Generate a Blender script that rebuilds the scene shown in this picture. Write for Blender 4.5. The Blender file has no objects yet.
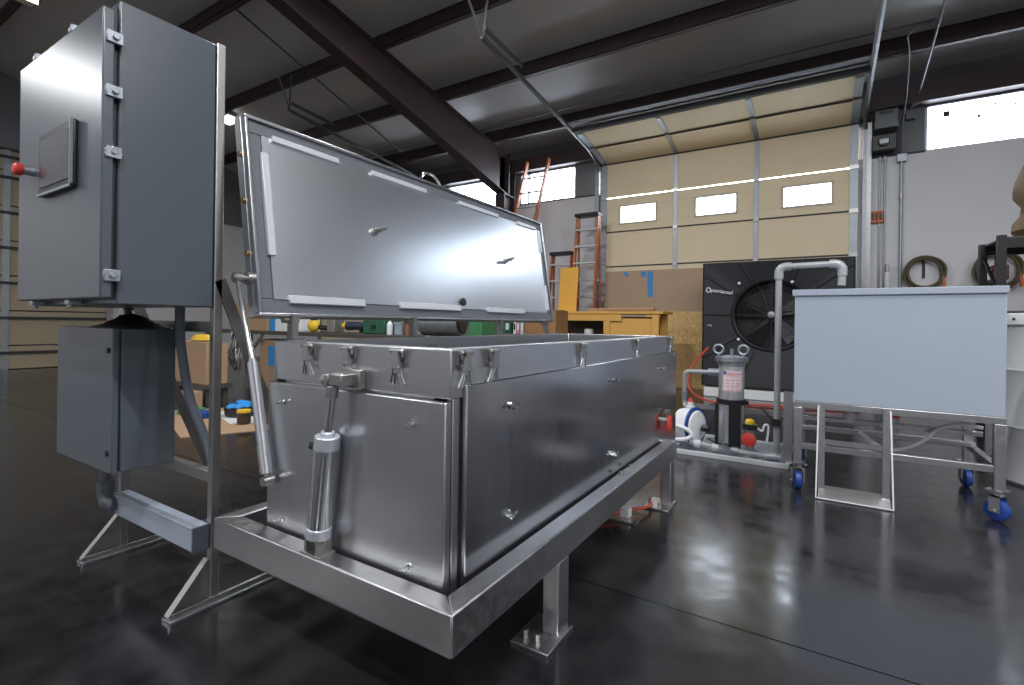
import bpy, bmesh, math, random
from mathutils import Vector, Matrix
random.seed(7)
S = bpy.context.scene
COL = S.collection
PI = math.pi

# ------------------------------------------------------------------ camera
F_PX, P_Y, ROLL, YAW, EYE = 497.0, 322.8, math.radians(.78), math.radians(31.95), 1.03
cam_d = bpy.data.cameras.new('camera')
cam = bpy.data.objects.new('camera', cam_d); COL.objects.link(cam)
cam_d.sensor_fit = 'HORIZONTAL'; cam_d.sensor_width = 36.0
cam_d.lens = 36.0 * F_PX / 1024.0
cam_d.shift_y = -(342.5 - P_Y) / 1024.0
cam_d.clip_start = .02; cam_d.clip_end = 200
cam.matrix_world = Matrix.Translation((0, 0, EYE)) @ Matrix.Rotation(YAW, 4, 'Z') @ Matrix.Rotation(PI/2, 4, 'X') @ Matrix.Rotation(ROLL, 4, 'Z')
S.camera = cam

# ------------------------------------------------------------------ view, sky, large lights
S.view_settings.view_transform = 'Standard'
S.view_settings.look = 'None'
S.view_settings.gamma = 1.0
S.view_settings.use_curve_mapping = False
S.view_settings.exposure = 0.0
W = bpy.data.worlds.new('sky'); S.world = W; W.use_nodes = True
bg = W.node_tree.nodes['Background']
bg.inputs[0].default_value = (.86, .93, 1.0, 1)
bg.inputs[1].default_value = 18.0

def area_light(name, loc, size, power, rot=(0, 0, 0), col=(1, 1, 1), parent=None, spread=PI):
    d = bpy.data.lights.new(name, 'AREA'); d.shape = 'RECTANGLE'
    d.size, d.size_y = size; d.energy = power; d.color = col; d.spread = spread
    o = bpy.data.objects.new(name, d); COL.objects.link(o)
    o.location = loc; o.rotation_euler = rot
    if parent: o.parent = parent
    return o
LAMP_POWER = 170

# ------------------------------------------------------------------ materials
def nodes(name):
    m = bpy.data.materials.new(name); m.use_nodes = True
    nt = m.node_tree
    return m, nt, nt.nodes['Principled BSDF']
def M(name, col, rough=.5, metal=0., var=.08, scale=6., stretch=(1, 1, 1), bump=0., bscale=None, rvar=0., spec=.5, coat=0.):
    m, nt, b = nodes(name)
    N, L = nt.nodes, nt.links
    tc = N.new('ShaderNodeTexCoord'); mp = N.new('ShaderNodeMapping')
    mp.inputs['Scale'].default_value = stretch
    L.new(tc.outputs['Object'], mp.inputs['Vector'])
    nz = N.new('ShaderNodeTexNoise'); nz.inputs['Scale'].default_value = scale; nz.inputs['Detail'].default_value = 5
    L.new(mp.outputs[0], nz.inputs['Vector'])
    mx = N.new('ShaderNodeMix'); mx.data_type = 'RGBA'
    mx.inputs[6].default_value = tuple(c * (1 - var) for c in col[:3]) + (1,)
    mx.inputs[7].default_value = tuple(min(1, c * (1 + var)) for c in col[:3]) + (1,)
    L.new(nz.outputs['Fac'], mx.inputs[0]); L.new(mx.outputs[2], b.inputs['Base Color'])
    b.inputs['Roughness'].default_value = rough; b.inputs['Metallic'].default_value = metal
    b.inputs['Specular IOR Level'].default_value = spec
    b.inputs['Coat Weight'].default_value = coat
    if rvar:
        mr = N.new('ShaderNodeMapRange'); mr.inputs[1].default_value = .3; mr.inputs[2].default_value = .7
        mr.inputs[3].default_value = max(.02, rough - rvar); mr.inputs[4].default_value = rough + rvar
        L.new(nz.outputs['Fac'], mr.inputs[0]); L.new(mr.outputs[0], b.inputs['Roughness'])
    if bump:
        n2 = nz
        if bscale:
            n2 = N.new('ShaderNodeTexNoise'); n2.inputs['Scale'].default_value = bscale; n2.inputs['Detail'].default_value = 4
            L.new(mp.outputs[0], n2.inputs['Vector'])
        bp = N.new('ShaderNodeBump'); bp.inputs['Strength'].default_value = bump; bp.inputs['Distance'].default_value = .01
        L.new(n2.outputs['Fac'], bp.inputs['Height']); L.new(bp.outputs[0], b.inputs['Normal'])
    return m
def glow(name, col, s):
    m, nt, b = nodes(name)
    b.inputs['Base Color'].default_value = (*col, 1); b.inputs['Emission Color'].default_value = (*col, 1)
    b.inputs['Emission Strength'].default_value = s
    return m
def glass(name, tint=(.95, .97, 1), mixf=.1):
    m = bpy.data.materials.new(name); m.use_nodes = True; nt = m.node_tree; nt.nodes.clear()
    o = nt.nodes.new('ShaderNodeOutputMaterial'); t = nt.nodes.new('ShaderNodeBsdfTransparent'); g = nt.nodes.new('ShaderNodeBsdfGlossy')
    x = nt.nodes.new('ShaderNodeMixShader'); t.inputs[0].default_value = (*tint, 1); g.inputs['Roughness'].default_value = .05
    x.inputs[0].default_value = mixf
    nt.links.new(t.outputs[0], x.inputs[1]); nt.links.new(g.outputs[0], x.inputs[2]); nt.links.new(x.outputs[0], o.inputs[0])
    return m
def osb_mat():
    m, nt, b = nodes('oriented_strand'); N, L = nt.nodes, nt.links
    tc = N.new('ShaderNodeTexCoord'); v = N.new('ShaderNodeTexVoronoi'); v.inputs['Scale'].default_value = 38
    mp = N.new('ShaderNodeMapping'); mp.inputs['Scale'].default_value = (1, 1, .55)
    L.new(tc.outputs['Object'], mp.inputs[0]); L.new(mp.outputs[0], v.inputs['Vector'])
    cr = N.new('ShaderNodeValToRGB')
    cr.color_ramp.elements[0].color = (.60, .36, .13, 1); cr.color_ramp.elements[1].color = (.86, .60, .27, 1)
    L.new(v.outputs['Color'], cr.inputs[0]); L.new(cr.outputs[0], b.inputs['Base Color'])
    b.inputs['Roughness'].default_value = .7
    return m
def floor_mat():
    m, nt, b = nodes('sealed_concrete'); N, L = nt.nodes, nt.links
    tc = N.new('ShaderNodeTexCoord')
    def nz(s, d=6):
        n = N.new('ShaderNodeTexNoise'); n.inputs['Scale'].default_value = s; n.inputs['Detail'].default_value = d
        L.new(tc.outputs['Object'], n.inputs['Vector']); return n
    a, c, f = nz(1.3), nz(9), nz(70, 3)
    cr = N.new('ShaderNodeValToRGB')
    cr.color_ramp.elements[0].position = .3; cr.color_ramp.elements[1].position = .75
    cr.color_ramp.elements[0].color = (.008, .008, .010, 1); cr.color_ramp.elements[1].color = (.024, .024, .026, 1)
    ad = N.new('ShaderNodeMath'); ad.operation = 'MULTIPLY_ADD'; ad.inputs[1].default_value = .5
    L.new(c.outputs['Fac'], ad.inputs[0]); h = N.new('ShaderNodeMath'); h.operation = 'MULTIPLY'; h.inputs[1].default_value = .5
    L.new(a.outputs['Fac'], h.inputs[0]); L.new(h.outputs[0], ad.inputs[2])
    L.new(ad.outputs[0], cr.inputs[0]); L.new(cr.outputs[0], b.inputs['Base Color'])
    mr = N.new('ShaderNodeMapRange'); mr.inputs[1].default_value = .3; mr.inputs[2].default_value = .7
    mr.inputs[3].default_value = .13; mr.inputs[4].default_value = .26
    L.new(c.outputs['Fac'], mr.inputs[0]); L.new(mr.outputs[0], b.inputs['Roughness'])
    bp = N.new('ShaderNodeBump'); bp.inputs['Strength'].default_value = .05; bp.inputs['Distance'].default_value = .02
    L.new(c.outputs['Fac'], bp.inputs['Height']); L.new(bp.outputs[0], b.inputs['Normal'])
    b.inputs['IOR'].default_value = 1.75
    return m

STEEL = M('brushed_steel', (.58, .585, .605), .30, 1, .04, 5, (22, 22, .8), 0, None, .02)
STEEL_POL = M('polished_steel', (.54, .545, .565), .17, 1, .06, 4, (14, 14, .8), 0, None, .03)
STEEL_FR = M('welded_frame_steel', (.52, .52, .53), .34, 1, .10, 7, (6, 6, 6), 0, None, .06)
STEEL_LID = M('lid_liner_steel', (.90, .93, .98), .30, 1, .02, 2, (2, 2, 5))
STEEL_EDGE = M('lid_frame_steel', (.55, .56, .58), .3, 1, .1, 6)
STAND = M('stand_steel', (.40, .395, .39), .40, 1, .16, 9)
CHROME = M('bright_chrome', (.80, .81, .83), .12, 1, .04, 5)
ALU = M('cylinder_aluminium', (.86, .88, .91), .2, 1, .04, 5)
CAPB = M('cylinder_cap', (.62, .65, .70), .35, .7, .06, 8)
VESSEL = M('vessel_steel', (.72, .73, .75), .42, .8, .05, 8)
CAST = M('cast_steel', (.42, .41, .40), .36, 1, .2, 30)
GALV = M('galvanised_steel', (.36, .39, .43), .46, .85, .25, 30)
STRIPW = M('pale_strip', (.62, .64, .68), .4, .3, .04, 6)
GASKET = M('gasket_grey', (.12, .13, .145), .55, 0, .12, 20)
WHITE_P = M('white_plastic', (.78, .79, .80), .4, 0, .04, 6)
PAINT = M('enclosure_grey_paint', (.075, .088, .105), .29, 0, .04, 30, (1, 1, 1), .02, 220)
PAINT_L = M('gutter_grey_paint', (.30, .34, .40), .4, 0, .04, 30)
PVC = M('supply_tank_pvc', (.37, .42, .50), .42, 0, .02, 3)
PVC_PIPE = M('grey_pipe', (.38, .39, .40), .36, .25, .06, 9)
CONDUIT = M('flexible_conduit', (.10, .115, .14), .5, 0, .1, 12)
BLACK = M('black_plastic', (.014, .014, .016), .38, 0, .15, 8)
BLACKM = M('black_moulded', (.026, .027, .031), .40, 0, .2, 5, bump=.05, bscale=60)
RUBBER = M('rubber', (.02, .02, .02), .7, 0, .1, 8)
SCREEN = M('touch_screen', (.045, .046, .05), .22, 0, .05, 5)
RED = M('red_plastic', (.62, .05, .035), .35, 0, .06, 6)
REDH = M('red_hose', (.50, .07, .05), .5, 0, .1, 10)
YELLOW = M('yellow_plastic', (.80, .52, .03), .45, 0, .08, 8)
BLUE = M('blue_wheel', (.014, .055, .27), .4, 0, .1, 8)
BLUETAPE = M('blue_tape', (.03, .27, .66), .55, 0, .08, 8)
WALL_W = M('painted_wall', (.68, .68, .70), .62, 0, .05, 1.5, bump=.02, bscale=18)
WALL_D = M('insulated_upper_wall', (.20, .205, .225), .6, 0, .10, 2)
CEIL = M('roof_insulation', (.52, .505, .50), .45, 0, .14, 1.2, (1, 1, 1), .25, 2.4)
REDIRON = M('red_oxide_steel', (.045, .027, .028), .55, 0, .2, 5)
DOORB = M('garage_door_beige', (.82, .70, .48), .55, 0, .03, 4, bump=.02, bscale=40)
DOORL = M('shop_door_tan', (.40, .335, .23), .6, 0, .06, 4)
TRACKM = M('track_steel', (.13, .135, .145), .5, .6, .15, 9)
DKSEAM = M('dark_seam', (.035, .035, .04), .6, 0, .1, 9)
FLOOR = floor_mat()
OSB = osb_mat()
CARD = M('cardboard', (.40, .26, .155), .8, 0, .08, 10)
CARD2 = M('brown_hardboard', (.47, .33, .225), .7, 0, .06, 5)
PINE = M('yellow_pine', (.72, .40, .10), .55, 0, .15, 6, (2, 2, 22))
PLYY = M('orange_ply', (.80, .42, .06), .5, 0, .06, 5)
FIBRE = M('ladder_fibreglass', (.46, .16, .075), .5, 0, .1, 9)
LALU = M('ladder_aluminium', (.55, .56, .58), .45, .7, .1, 9)
DKBENCH = M('dark_bench', (.07, .06, .05), .55, 0, .25, 7)
GREEN = M('green_paint', (.06, .22, .09), .45, 0, .08, 6)
DGREEN = M('dark_green', (.02, .10, .05), .5, 0, .1, 6)
HOSE = M('coil_hose', (.09, .075, .035), .55, 0, .25, 12)
WRAP = M('brown_wrap', (.22, .135, .07), .6, 0, .35, 6, bump=.3, bscale=9)
DRUM = M('pale_drum', (.55, .56, .58), .5, 0, .06, 5)
PANE = glass('window_glass')
LENS = glow('lamp_lens', (1, .97, .92), 6)
INK = M('print_white', (.75, .76, .78), .5, 0, .02, 5)
INKR = M('print_red', (.62, .18, .22), .5, 0, .05, 5)
INKB = M('print_blue', (.08, .12, .40), .5, 0, .05, 5)
LABELP = M('label_paper', (.72, .60, .62), .5, 0, .05, 12)
ORANGE = M('orange_box', (.62, .16, .04), .45, 0, .1, 9)

# ------------------------------------------------------------------ mesh builder
class MB:
    def __init__(s): s.v = []; s.f = []
    def add(s, vs, fs):
        o = len(s.v); s.v += [Vector(p) for p in vs]; s.f += [[i + o for i in f] for f in fs]; return s
    def box(s, x0, x1, y0, y1, z0, z1):
        x0, x1 = min(x0, x1), max(x0, x1); y0, y1 = min(y0, y1), max(y0, y1); z0, z1 = min(z0, z1), max(z0, z1)
        return s.add([(x0,y0,z0),(x1,y0,z0),(x1,y1,z0),(x0,y1,z0),(x0,y0,z1),(x1,y0,z1),(x1,y1,z1),(x0,y1,z1)],
              [(0,3,2,1),(4,5,6,7),(0,1,5,4),(1,2,6,5),(2,3,7,6),(3,0,4,7)])
    def ring(s, c, u, w, r, n): return [c + (u * math.cos(2*PI*i/n) + w * math.sin(2*PI*i/n)) * r for i in range(n)]
    def frame(s, d):
        d = d.normalized(); h = Vector((0, 0, 1)) if abs(d.z) < .9 else Vector((1, 0, 0))
        u = d.cross(h).normalized(); return u, d.cross(u).normalized()
    def cyl(s, p0, p1, r0, r1=None, n=16, cap=True):
        p0, p1 = Vector(p0), Vector(p1); r1 = r0 if r1 is None else r1
        u, w = s.frame(p1 - p0); a = s.ring(p0, u, w, r0, n); b = s.ring(p1, u, w, r1, n)
        fs = [(i, n + i, n + (i+1) % n, (i+1) % n) for i in range(n)]
        if cap: fs += [tuple(range(n)), tuple(range(2*n-1, n-1, -1))]
        return s.add(a + b, fs)
    def lathe(s, prof, org, axis, n=24):
        org, axis = Vector(org), Vector(axis).normalized(); u, w = s.frame(axis); vs = []; k = len(prof)
        for r, h in prof: vs += s.ring(org + axis*h, u, w, max(r, 1e-4), n)
        fs = [(j*n+i, (j+1)*n+i, (j+1)*n+(i+1) % n, j*n+(i+1) % n) for j in range(k-1) for i in range(n)]
        fs += [tuple(range(n)), tuple(range(k*n-1, (k-1)*n-1, -1))]
        return s.add(vs, fs)
    def tube(s, pts, r, n=10, closed=False):
        pts = [Vector(p) for p in pts]; k = len(pts); vs = []; prev = None
        for i, p in enumerate(pts):
            if closed: d = pts[(i+1) % k] - pts[i-1]
            else: d = pts[min(i+1, k-1)] - pts[max(i-1, 0)]
            d = d.normalized()
            if prev is None: u, w = s.frame(d)
            else:
                u = prev - d * prev.dot(d); u = u.normalized() if u.length > 1e-6 else s.frame(d)[0]; w = d.cross(u)
            prev = u; vs += s.ring(p, u, w, r, n)
        m = k if closed else k - 1
        fs = [(j*n+i, j*n+(i+1) % n, ((j+1) % k)*n+(i+1) % n, ((j+1) % k)*n+i) for j in range(m) for i in range(n)]
        if not closed: fs += [tuple(range(n-1, -1, -1)), tuple(range((k-1)*n, k*n))]
        return s.add(vs, fs)
    def ext(s, pts, vec):
        pts = [Vector(p) for p in pts]; vec = Vector(vec); n = len(pts)
        fs = [tuple(range(n-1, -1, -1)), tuple(range(n, 2*n))] + [(i, (i+1) % n, n+(i+1) % n, n+i) for i in range(n)]
        return s.add(pts + [p + vec for p in pts], fs)
    def bar(s, p0, p1, w, h, side=(0, 0, 1)):
        """rectangular bar; h along 'side', w across"""
        p0, p1 = Vector(p0), Vector(p1); d = (p1 - p0).normalized(); sd = Vector(side); sd = (sd - d*sd.dot(d)).normalized()
        t = d.cross(sd)
        q = [sd*h/2 + t*w/2, sd*h/2 - t*w/2, -sd*h/2 - t*w/2, -sd*h/2 + t*w/2]
        return s.ext([p0 + a for a in q], p1 - p0)
    def ell(s, c, r, n=20, k=12):
        c = Vector(c); vs = []
        for j in range(k+1):
            t = PI*j/k; 
            for i in range(n):
                a = 2*PI*i/n; q = max(math.sin(t), 1e-3)
                vs.append(c + Vector((r[0]*q*math.cos(a), r[1]*q*math.sin(a), r[2]*math.cos(t))))
        fs = [(j*n+i, (j+1)*n+i, (j+1)*n+(i+1) % n, j*n+(i+1) % n) for j in range(k) for i in range(n)]
        return s.add(vs, fs)
    def xf(s, m): s.v = [m @ p for p in s.v]; return s

OFF = {}
def link_mesh(name, mb, mat, off, bevel=0, seg=2):
    me = bpy.data.meshes.new(name)
    me.from_pydata([p - off for p in mb.v], [], mb.f)
    bm = bmesh.new(); bm.from_mesh(me); bmesh.ops.recalc_face_normals(bm, faces=bm.faces); bm.to_mesh(me); bm.free()
    me.materials.append(mat)
    for p in me.polygons: p.use_smooth = True
    me.set_sharp_from_angle(angle=math.radians(32))
    o = bpy.data.objects.new(name, me); COL.objects.link(o)
    if bevel:
        b = o.modifiers.new('edge', 'BEVEL'); b.width = bevel; b.segments = seg; b.limit_method = 'ANGLE'; b.angle_limit = math.radians(40)
    return o
def part(name, mb, mat, parent, bevel=0, label=None, stuff=False):
    off = OFF.get(parent, Vector((0, 0, 0))) if parent else Vector((0, 0, 0))
    o = link_mesh(name, mb, mat, off, bevel)
    o.parent = parent; OFF[o] = off
    if label: o['label'] = label
    if stuff: o['kind'] = 'stuff'
    return o
def thing(name, label, cat, loc=(0, 0, 0), group=None):
    o = bpy.data.objects.new(name, None); COL.objects.link(o); o.location = loc; o.empty_display_size = .1
    o['label'] = label; o['category'] = cat
    if group: o['group'] = group
    OFF[o] = Vector(loc); return o
def solo(name, mb, mat, label, cat, group=None, bevel=0):
    o = link_mesh(name, mb, mat, Vector((0, 0, 0)), bevel)
    # origin to the base centre
    n = len(o.data.vertices); c = sum((v.co for v in o.data.vertices), Vector()) / n; c.z = min(v.co.z for v in o.data.vertices)
    o.data.transform(Matrix.Translation(-c)); o.location = c; OFF[o] = c
    o['label'] = label; o['category'] = cat
    if group: o['group'] = group
    return o
def struct(name, mb, mat, bevel=0):
    o = link_mesh(name, mb, mat, Vector((0, 0, 0)), bevel); o['kind'] = 'structure'; OFF[o] = Vector((0, 0, 0)); return o
def place(tree, parent, loc, rot):
    """copy a part (with sub-parts) under a parent, at a local place"""
    c = tree.copy(); COL.objects.link(c); c.parent = parent; c.location = loc; c.rotation_euler = rot
    for k in tree.children:
        d = k.copy(); COL.objects.link(d); d.parent = c
    return c
def arc(c, u, w, r, a0, a1, n=10):
    c, u, w = Vector(c), Vector(u), Vector(w)
    return [c + (u*math.cos(a0 + (a1-a0)*i/n) + w*math.sin(a0 + (a1-a0)*i/n))*r for i in range(n+1)]
def smooth_path(pts, k=6):
    P = [Vector(p) for p in pts]; out = []
    for i in range(len(P)-1):
        p0, p1, p2, p3 = P[max(i-1, 0)], P[i], P[i+1], P[min(i+2, len(P)-1)]
        for j in range(k):
            t = j/k
            out.append(.5*((2*p1) + (p2-p0)*t + (2*p0-5*p1+4*p2-p3)*t*t + (3*p1-p0-3*p2+p3)*t**3))
    out.append(P[-1]); return out

# ================================================================== SETTING
XL, XR, YB, YF, YRIDGE = -13.3, 8.0, 8.9, -11.0, -1.0
SL = .167
def roof(y): return 4.70 + SL*(8.65 - y) if y >= YRIDGE else 4.70 + SL*(8.65 - YRIDGE) - SL*(YRIDGE - y)
# floor: a dark base with sawn slabs laid out by their control joints
fl = struct('floor', MB().box(XL - .3, XR + .3, YF - .3, YB + .3, -.3, -.012), DKSEAM)
xs = [XL - .3, -7.6, 4.2, XR + .3]; ys = [YF - .3, -5.47, -1.81, 1.85, 5.51, YB + .3]
for i in range(len(xs)-1):
    for j in range(len(ys)-1):
        part('slab', MB().box(xs[i]+.003, xs[i+1]-.003, ys[j]+.003, ys[j+1]-.003, -.2, 0), FLOOR, fl)
# back wall with the doorway and the clerestory openings
DX0, DX1, DZ = -3.6, .47, 4.02
ZS = 3.5
wl = MB()
wl.box(XL, DX0 + .08, YB, YB + .2, 0, ZS); wl.box(DX1 - .07, XR, YB, YB + .2, 0, ZS)
wb = struct('wall_back', wl, WALL_W)
up = MB(); yb2 = YB + .06
WIN = [(-7.4, -5.98), (-5.42, -4.14), (1.19, 2.42), (3.15, 3.95)]
cuts = [XL] + [c for w in WIN[:2] for c in w] + [DX0]
up.box(XL, DX0, yb2, YB + .2, 4.15, 4.9); up.box(DX1, XR, yb2, YB + .2, 4.15, 4.9); up.box(DX0, DX1, yb2, YB + .2, DZ - .02, 4.9)
for a, b in ((XL, -7.4), (-5.98, -5.42), (-4.14, DX0 + .08), (DX1 - .07, 1.19), (2.42, 3.15), (3.95, XR)):
    up.box(a, b, yb2, YB + .2, ZS, 4.15)
part('upper_wall', up, WALL_D, wb)
part('ledge', MB().box(XL, DX0, YB - .01, YB + .2, ZS - .015, ZS + .012), DKSEAM, wb)
part('ledge', MB().box(DX1, 1.19, YB - .01, YB + .2, ZS - .015, ZS + .012), DKSEAM, wb)
part('eave_strut', MB().box(XL, DX0, YB - .12, YB + .06, 4.16, 4.42), REDIRON, wb)
part('eave_strut', MB().box(DX1 + .05, XR, YB - .12, YB + .06, 4.16, 4.42), REDIRON, wb)
for k, (a, b) in enumerate(WIN):
    fr = MB(); t = .03
    fr.box(a, b, YB + .05, YB + .14, ZS, ZS + t); fr.box(a, b, YB + .05, YB + .14, 4.15 - t, 4.15)
    fr.box(a, a + t, YB + .05, YB + .14, ZS, 4.15); fr.box(b - t, b, YB + .05, YB + .14, ZS, 4.15)
    wn = struct('window_%d' % (k + 1), fr, GALV)
    nm = {0: 0, 1: 1, 2: 0, 3: 0}[k]
    edges = [a + t] + ([-5.22] if k == 1 else [a + (b-a)*(i+1)/(nm+1) for i in range(nm)]) + [b - t]
    for i in range(len(edges)-1):
        part('pane', MB().box(edges[i], edges[i+1], YB + .09, YB + .096, ZS + t, 4.15 - t), PANE, wn)
    for e in edges[1:-1]:
        part('mullion', MB().box(e - .02, e + .02, YB + .06, YB + .13, ZS + t, 4.15 - t), GALV, wn)
# small patches stuck on the panes
w3 = bpy.data.objects['window_3']
for x, z, q in ((1.425, 4.0, .035), (1.76, 3.9, .018), (1.92, 4.03, .014), (2.12, 3.99, .012)):
    part('sticker', MB().box(x - q, x + q, YB + .085, YB + .09, z - q*1.1, z + q*1.1), BLACK, w3)
# other walls
wlf = struct('wall_left', MB().box(XL - .2, XL, YF, YB + .2, 0, 3.5), WALL_W)
part('upper_wall', MB().box(XL - .2, XL - .03, YF, YB + .2, 3.5, 6.6), WALL_D, wlf)
struct('wall_front', MB().box(XL, XR, YF - .2, YF, 0, 6.6), WALL_W)
struct('wall_right', MB().box(XR, XR + .2, YF, YB + .2, 0, 6.6), WALL_W)
# roof
cm = MB()
cm.ext([(XL - .3, YB + .3, roof(YB + .3)), (XL - .3, YRIDGE, roof(YRIDGE)), (XL - .3, YF - .3, roof(YF - .3)),
        (XL - .3, YF - .3, roof(YF - .3) + .12), (XL - .3, YRIDGE, roof(YRIDGE) + .12), (XL - .3, YB + .3, roof(YB + .3) + .12)], (XR - XL + .6, 0, 0))
ceil = struct('ceiling', cm, CEIL)
py = [8.08, 6.58, 5.2, 3.74, 2.3, .85, -.6] + [-2.6, -4.2, -5.8, -7.4, -9.0]
for y in py:
    zt = roof(y); p = MB()
    p.box(XL, XR, y - .006, y + .006, zt - .25, zt + .01)
    p.box(XL, XR, y - .075, y + .006, zt - .25, zt - .24); p.box(XL, XR, y - .006, y + .075, zt - .02, zt - .008)
    p.box(XL, XR, y - .075, y - .069, zt - .25, zt - .225)
    part('purlin', p, REDIRON, ceil)
def rafter(x):
    p = MB(); Y = [8.62, 6.0, 3.0, YRIDGE]
    def top(y): return 4.45 + SL*(8.65 - y)
    def bot(y): return 3.64 + .236*(8.62 - y) if y > 3 else 3.64 + .236*5.62 + .12*(3 - y)
    for i in range(3):
        a, b = Y[i], Y[i+1]
        p.ext([(x - .008, a, bot(a)), (x - .008, b, bot(b)), (x - .008, b, top(b)), (x - .008, a, top(a))], (.016, 0, 0))
        for g, s in ((bot, 1), (top, -1)):
            p.ext([(x - .11, a, g(a)), (x - .11, b, g(b)), (x - .11, b, g(b) + s*.016), (x - .11, a, g(a) + s*.016)], (.22, 0, 0))
    for i in range(1):
        a, b = YRIDGE, YF + .4
        p.ext([(x - .008, a, bot(a)), (x - .008, b, 3.9), (x - .008, b, roof(b) - .26), (x - .008, a, top(a))], (.016, 0, 0))
        p.ext([(x - .11, a, bot(a)), (x - .11, b, 3.9), (x - .11, b, 3.916), (x - .11, a, bot(a) + .016)], (.22, 0, 0))
    part('rafter', p, REDIRON, ceil)
    c = MB(); c.box(x - .008, x + .008, 8.42, 8.84, 0, 4.4)
    c.box(x - .11, x + .11, 8.84, 8.856, 0, 4.42)
    c.ext([(x - .11, 8.62, 0), (x - .11, 8.44, 3.66), (x - .11, 8.456, 3.66), (x - .11, 8.636, 0)], (.22, 0, 0)) 
    c.box(x - .13, x + .13, 8.38, 8.86, 0, .02); c.box(x - .11, x + .11, 8.44, 8.84, 3.64, 3.656); c.box(x - .11, x + .11, 8.605, 8.63, 3.64, 4.5)
    part('column', c, REDIRON, ceil)
for x in (-5.6, 2.6): rafter(x)
# thin conduits strapped to the roof steel
part('conduit', MB().tube(smooth_path([(-13.0, 7.62, 4.66), (-5.9, 7.62, 4.66), (-5.75, 7.6, 4.60), (-5.5, 7.6, 4.60), (-5.3, 7.62, 4.66), (.6, 7.62, 4.7), (.85, 7.75, 4.62), (.95, 8.6, 4.3), (.93, 8.86, 3.9), (.93, 8.86, 3.5)]), .011, 8), TRACKM, ceil)
part('conduit', MB().tube([(-6.3, 2.6, 5.2), (-7.62, 7.66, 4.62)], .012, 8), DKSEAM, ceil)
part('conduit', MB().tube(smooth_path([(1.15, 5.5, 5.2), (1.12, 7.6, 4.6), (1.1, 8.7, 4.3), (1.02, 8.84, 4.1)]), .014, 8), TRACKM, ceil)
part('junction_box', MB().box(.97, 1.08, 8.86, 8.96, 3.98, 4.08), TRACKM, ceil)

# roll-up door of the back wall ------------------------------------------------
door = struct('door_1', MB().box(DX0 - .02, DX1 + .02, YB + .02, YB + .05, 4.02, 4.1), DKSEAM)
X0, X1 = DX0 + .06, DX1 - .05
YD = YB - .04
secs = [(0, .81), (.81, 1.455), (1.455, 2.1), (2.1, 2.745), (2.745, 3.39), (3.39, 4.02)]
SX = [-2.19, -.92]
for i, (a, b) in enumerate(secs):
    pn = MB(); g = .006
    if i == 4:   # window section: built around its three lights
        wx = [(-3.18, -2.545), (-1.845, -1.225), (-.535, .095)]; z0, z1 = 2.905, 3.2
        pn.box(X0, X1, YD, YD + .04, a + g, z0); pn.box(X0, X1, YD, YD + .04, z1, b - .012)
        e = [X0] + [q for w in wx for q in w] + [X1]
        for j in range(0, 8, 2): pn.box(e[j], e[j+1], YD, YD + .04, z0, z1)
    else: pn.box(X0, X1, YD, YD + .04, a + g, b - g)
    sec = part('door_section', pn, DOORB, door, .004)
    if i == 4:
        for (p, q) in wx:
            f = MB(); t = .03
            f.box(p - t, q + t, YD - .012, YD, z0 - t, z0); f.box(p - t, q + t, YD - .012, YD, z1, z1 + t)
            f.box(p - t, p, YD - .012, YD, z0, z1); f.box(q, q + t, YD - .012, YD, z0, z1)
            part('window_frame', f, M('door_light_frame', (.55, .50, .42), .5) if 'door_light_frame' not in bpy.data.materials else bpy.data.materials['door_light_frame'], sec)
            part('pane', MB().box(p, q, YD + .015, YD + .02, z0, z1), PANE, sec)
prof = [(YD, 4.03), (8.25, 4.165), (7.68, 4.245)]
for (ya, za), (yc, zc) in zip(prof, prof[1:]):
    d = Vector((0, yc - ya, zc - za)).normalized(); nrm = Vector((0, -d.z, d.y)); 
    if nrm.z < 0: nrm = -nrm
    p0 = Vector((X0, ya, za)) + d*.008; p1 = Vector((X0, yc, zc)) - d*.008
    part('door_section', MB().ext([p0, p1, p1 + nrm*.04, p0 + nrm*.04], (X1 - X0, 0, 0)), DOORB, door, .004)
# dark hinge seams, stiles and end plates
for i, (a, b) in enumerate(secs[1:]):
    if i == 4: continue
    part('seam_strip', MB().box(X0, X1, YD - .006, YD + .02, a - .012, a + .012), DKSEAM, door)
part('seam_strip', MB().box(X0, X1, YD - .012, YD + .02, 4.012, 4.045), DKSEAM, door)
part('seam_strip', MB().box(X0, X1, 8.238, 8.262, 4.14, 4.16), DKSEAM, door)
for x in SX + [X0 + .035, X1 - .045]:
    wd = .035 if x in SX else .05
    for (a, b) in secs: part('stile', MB().box(x - wd, x + wd, YD - .014, YD, a + .02, b - .02), GALV, door)
    for (ya, za), (yc, zc) in zip(prof, prof[1:]):
        part('stile', MB().bar((x, ya - .02, za + .004), (x, yc + .02, zc - .016), .014, 2*wd, (1, 0, 0)), GALV, door)
    for (_, b) in secs[:-1]: part('hinge', MB().box(x - wd*1.1, x + wd*1.1, YD - .03, YD - .014, b - .03, b + .03), CAST, door)
    part('hinge', MB().bar((x, 8.29, 4.125), (x, 8.21, 4.145), .03, 2.2*wd, (1, 0, 0)), CAST, door)
part('top_bar', MB().box(X0 - .06, X1 + .06, 7.62, 7.68, 4.24, 4.32), DKSEAM, door)
part('torsion_shaft', MB().cyl((X0 - .05, 7.45, 4.33), (X1 + .05, 7.45, 4.33), .028, n=12), GALV, door)
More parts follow.
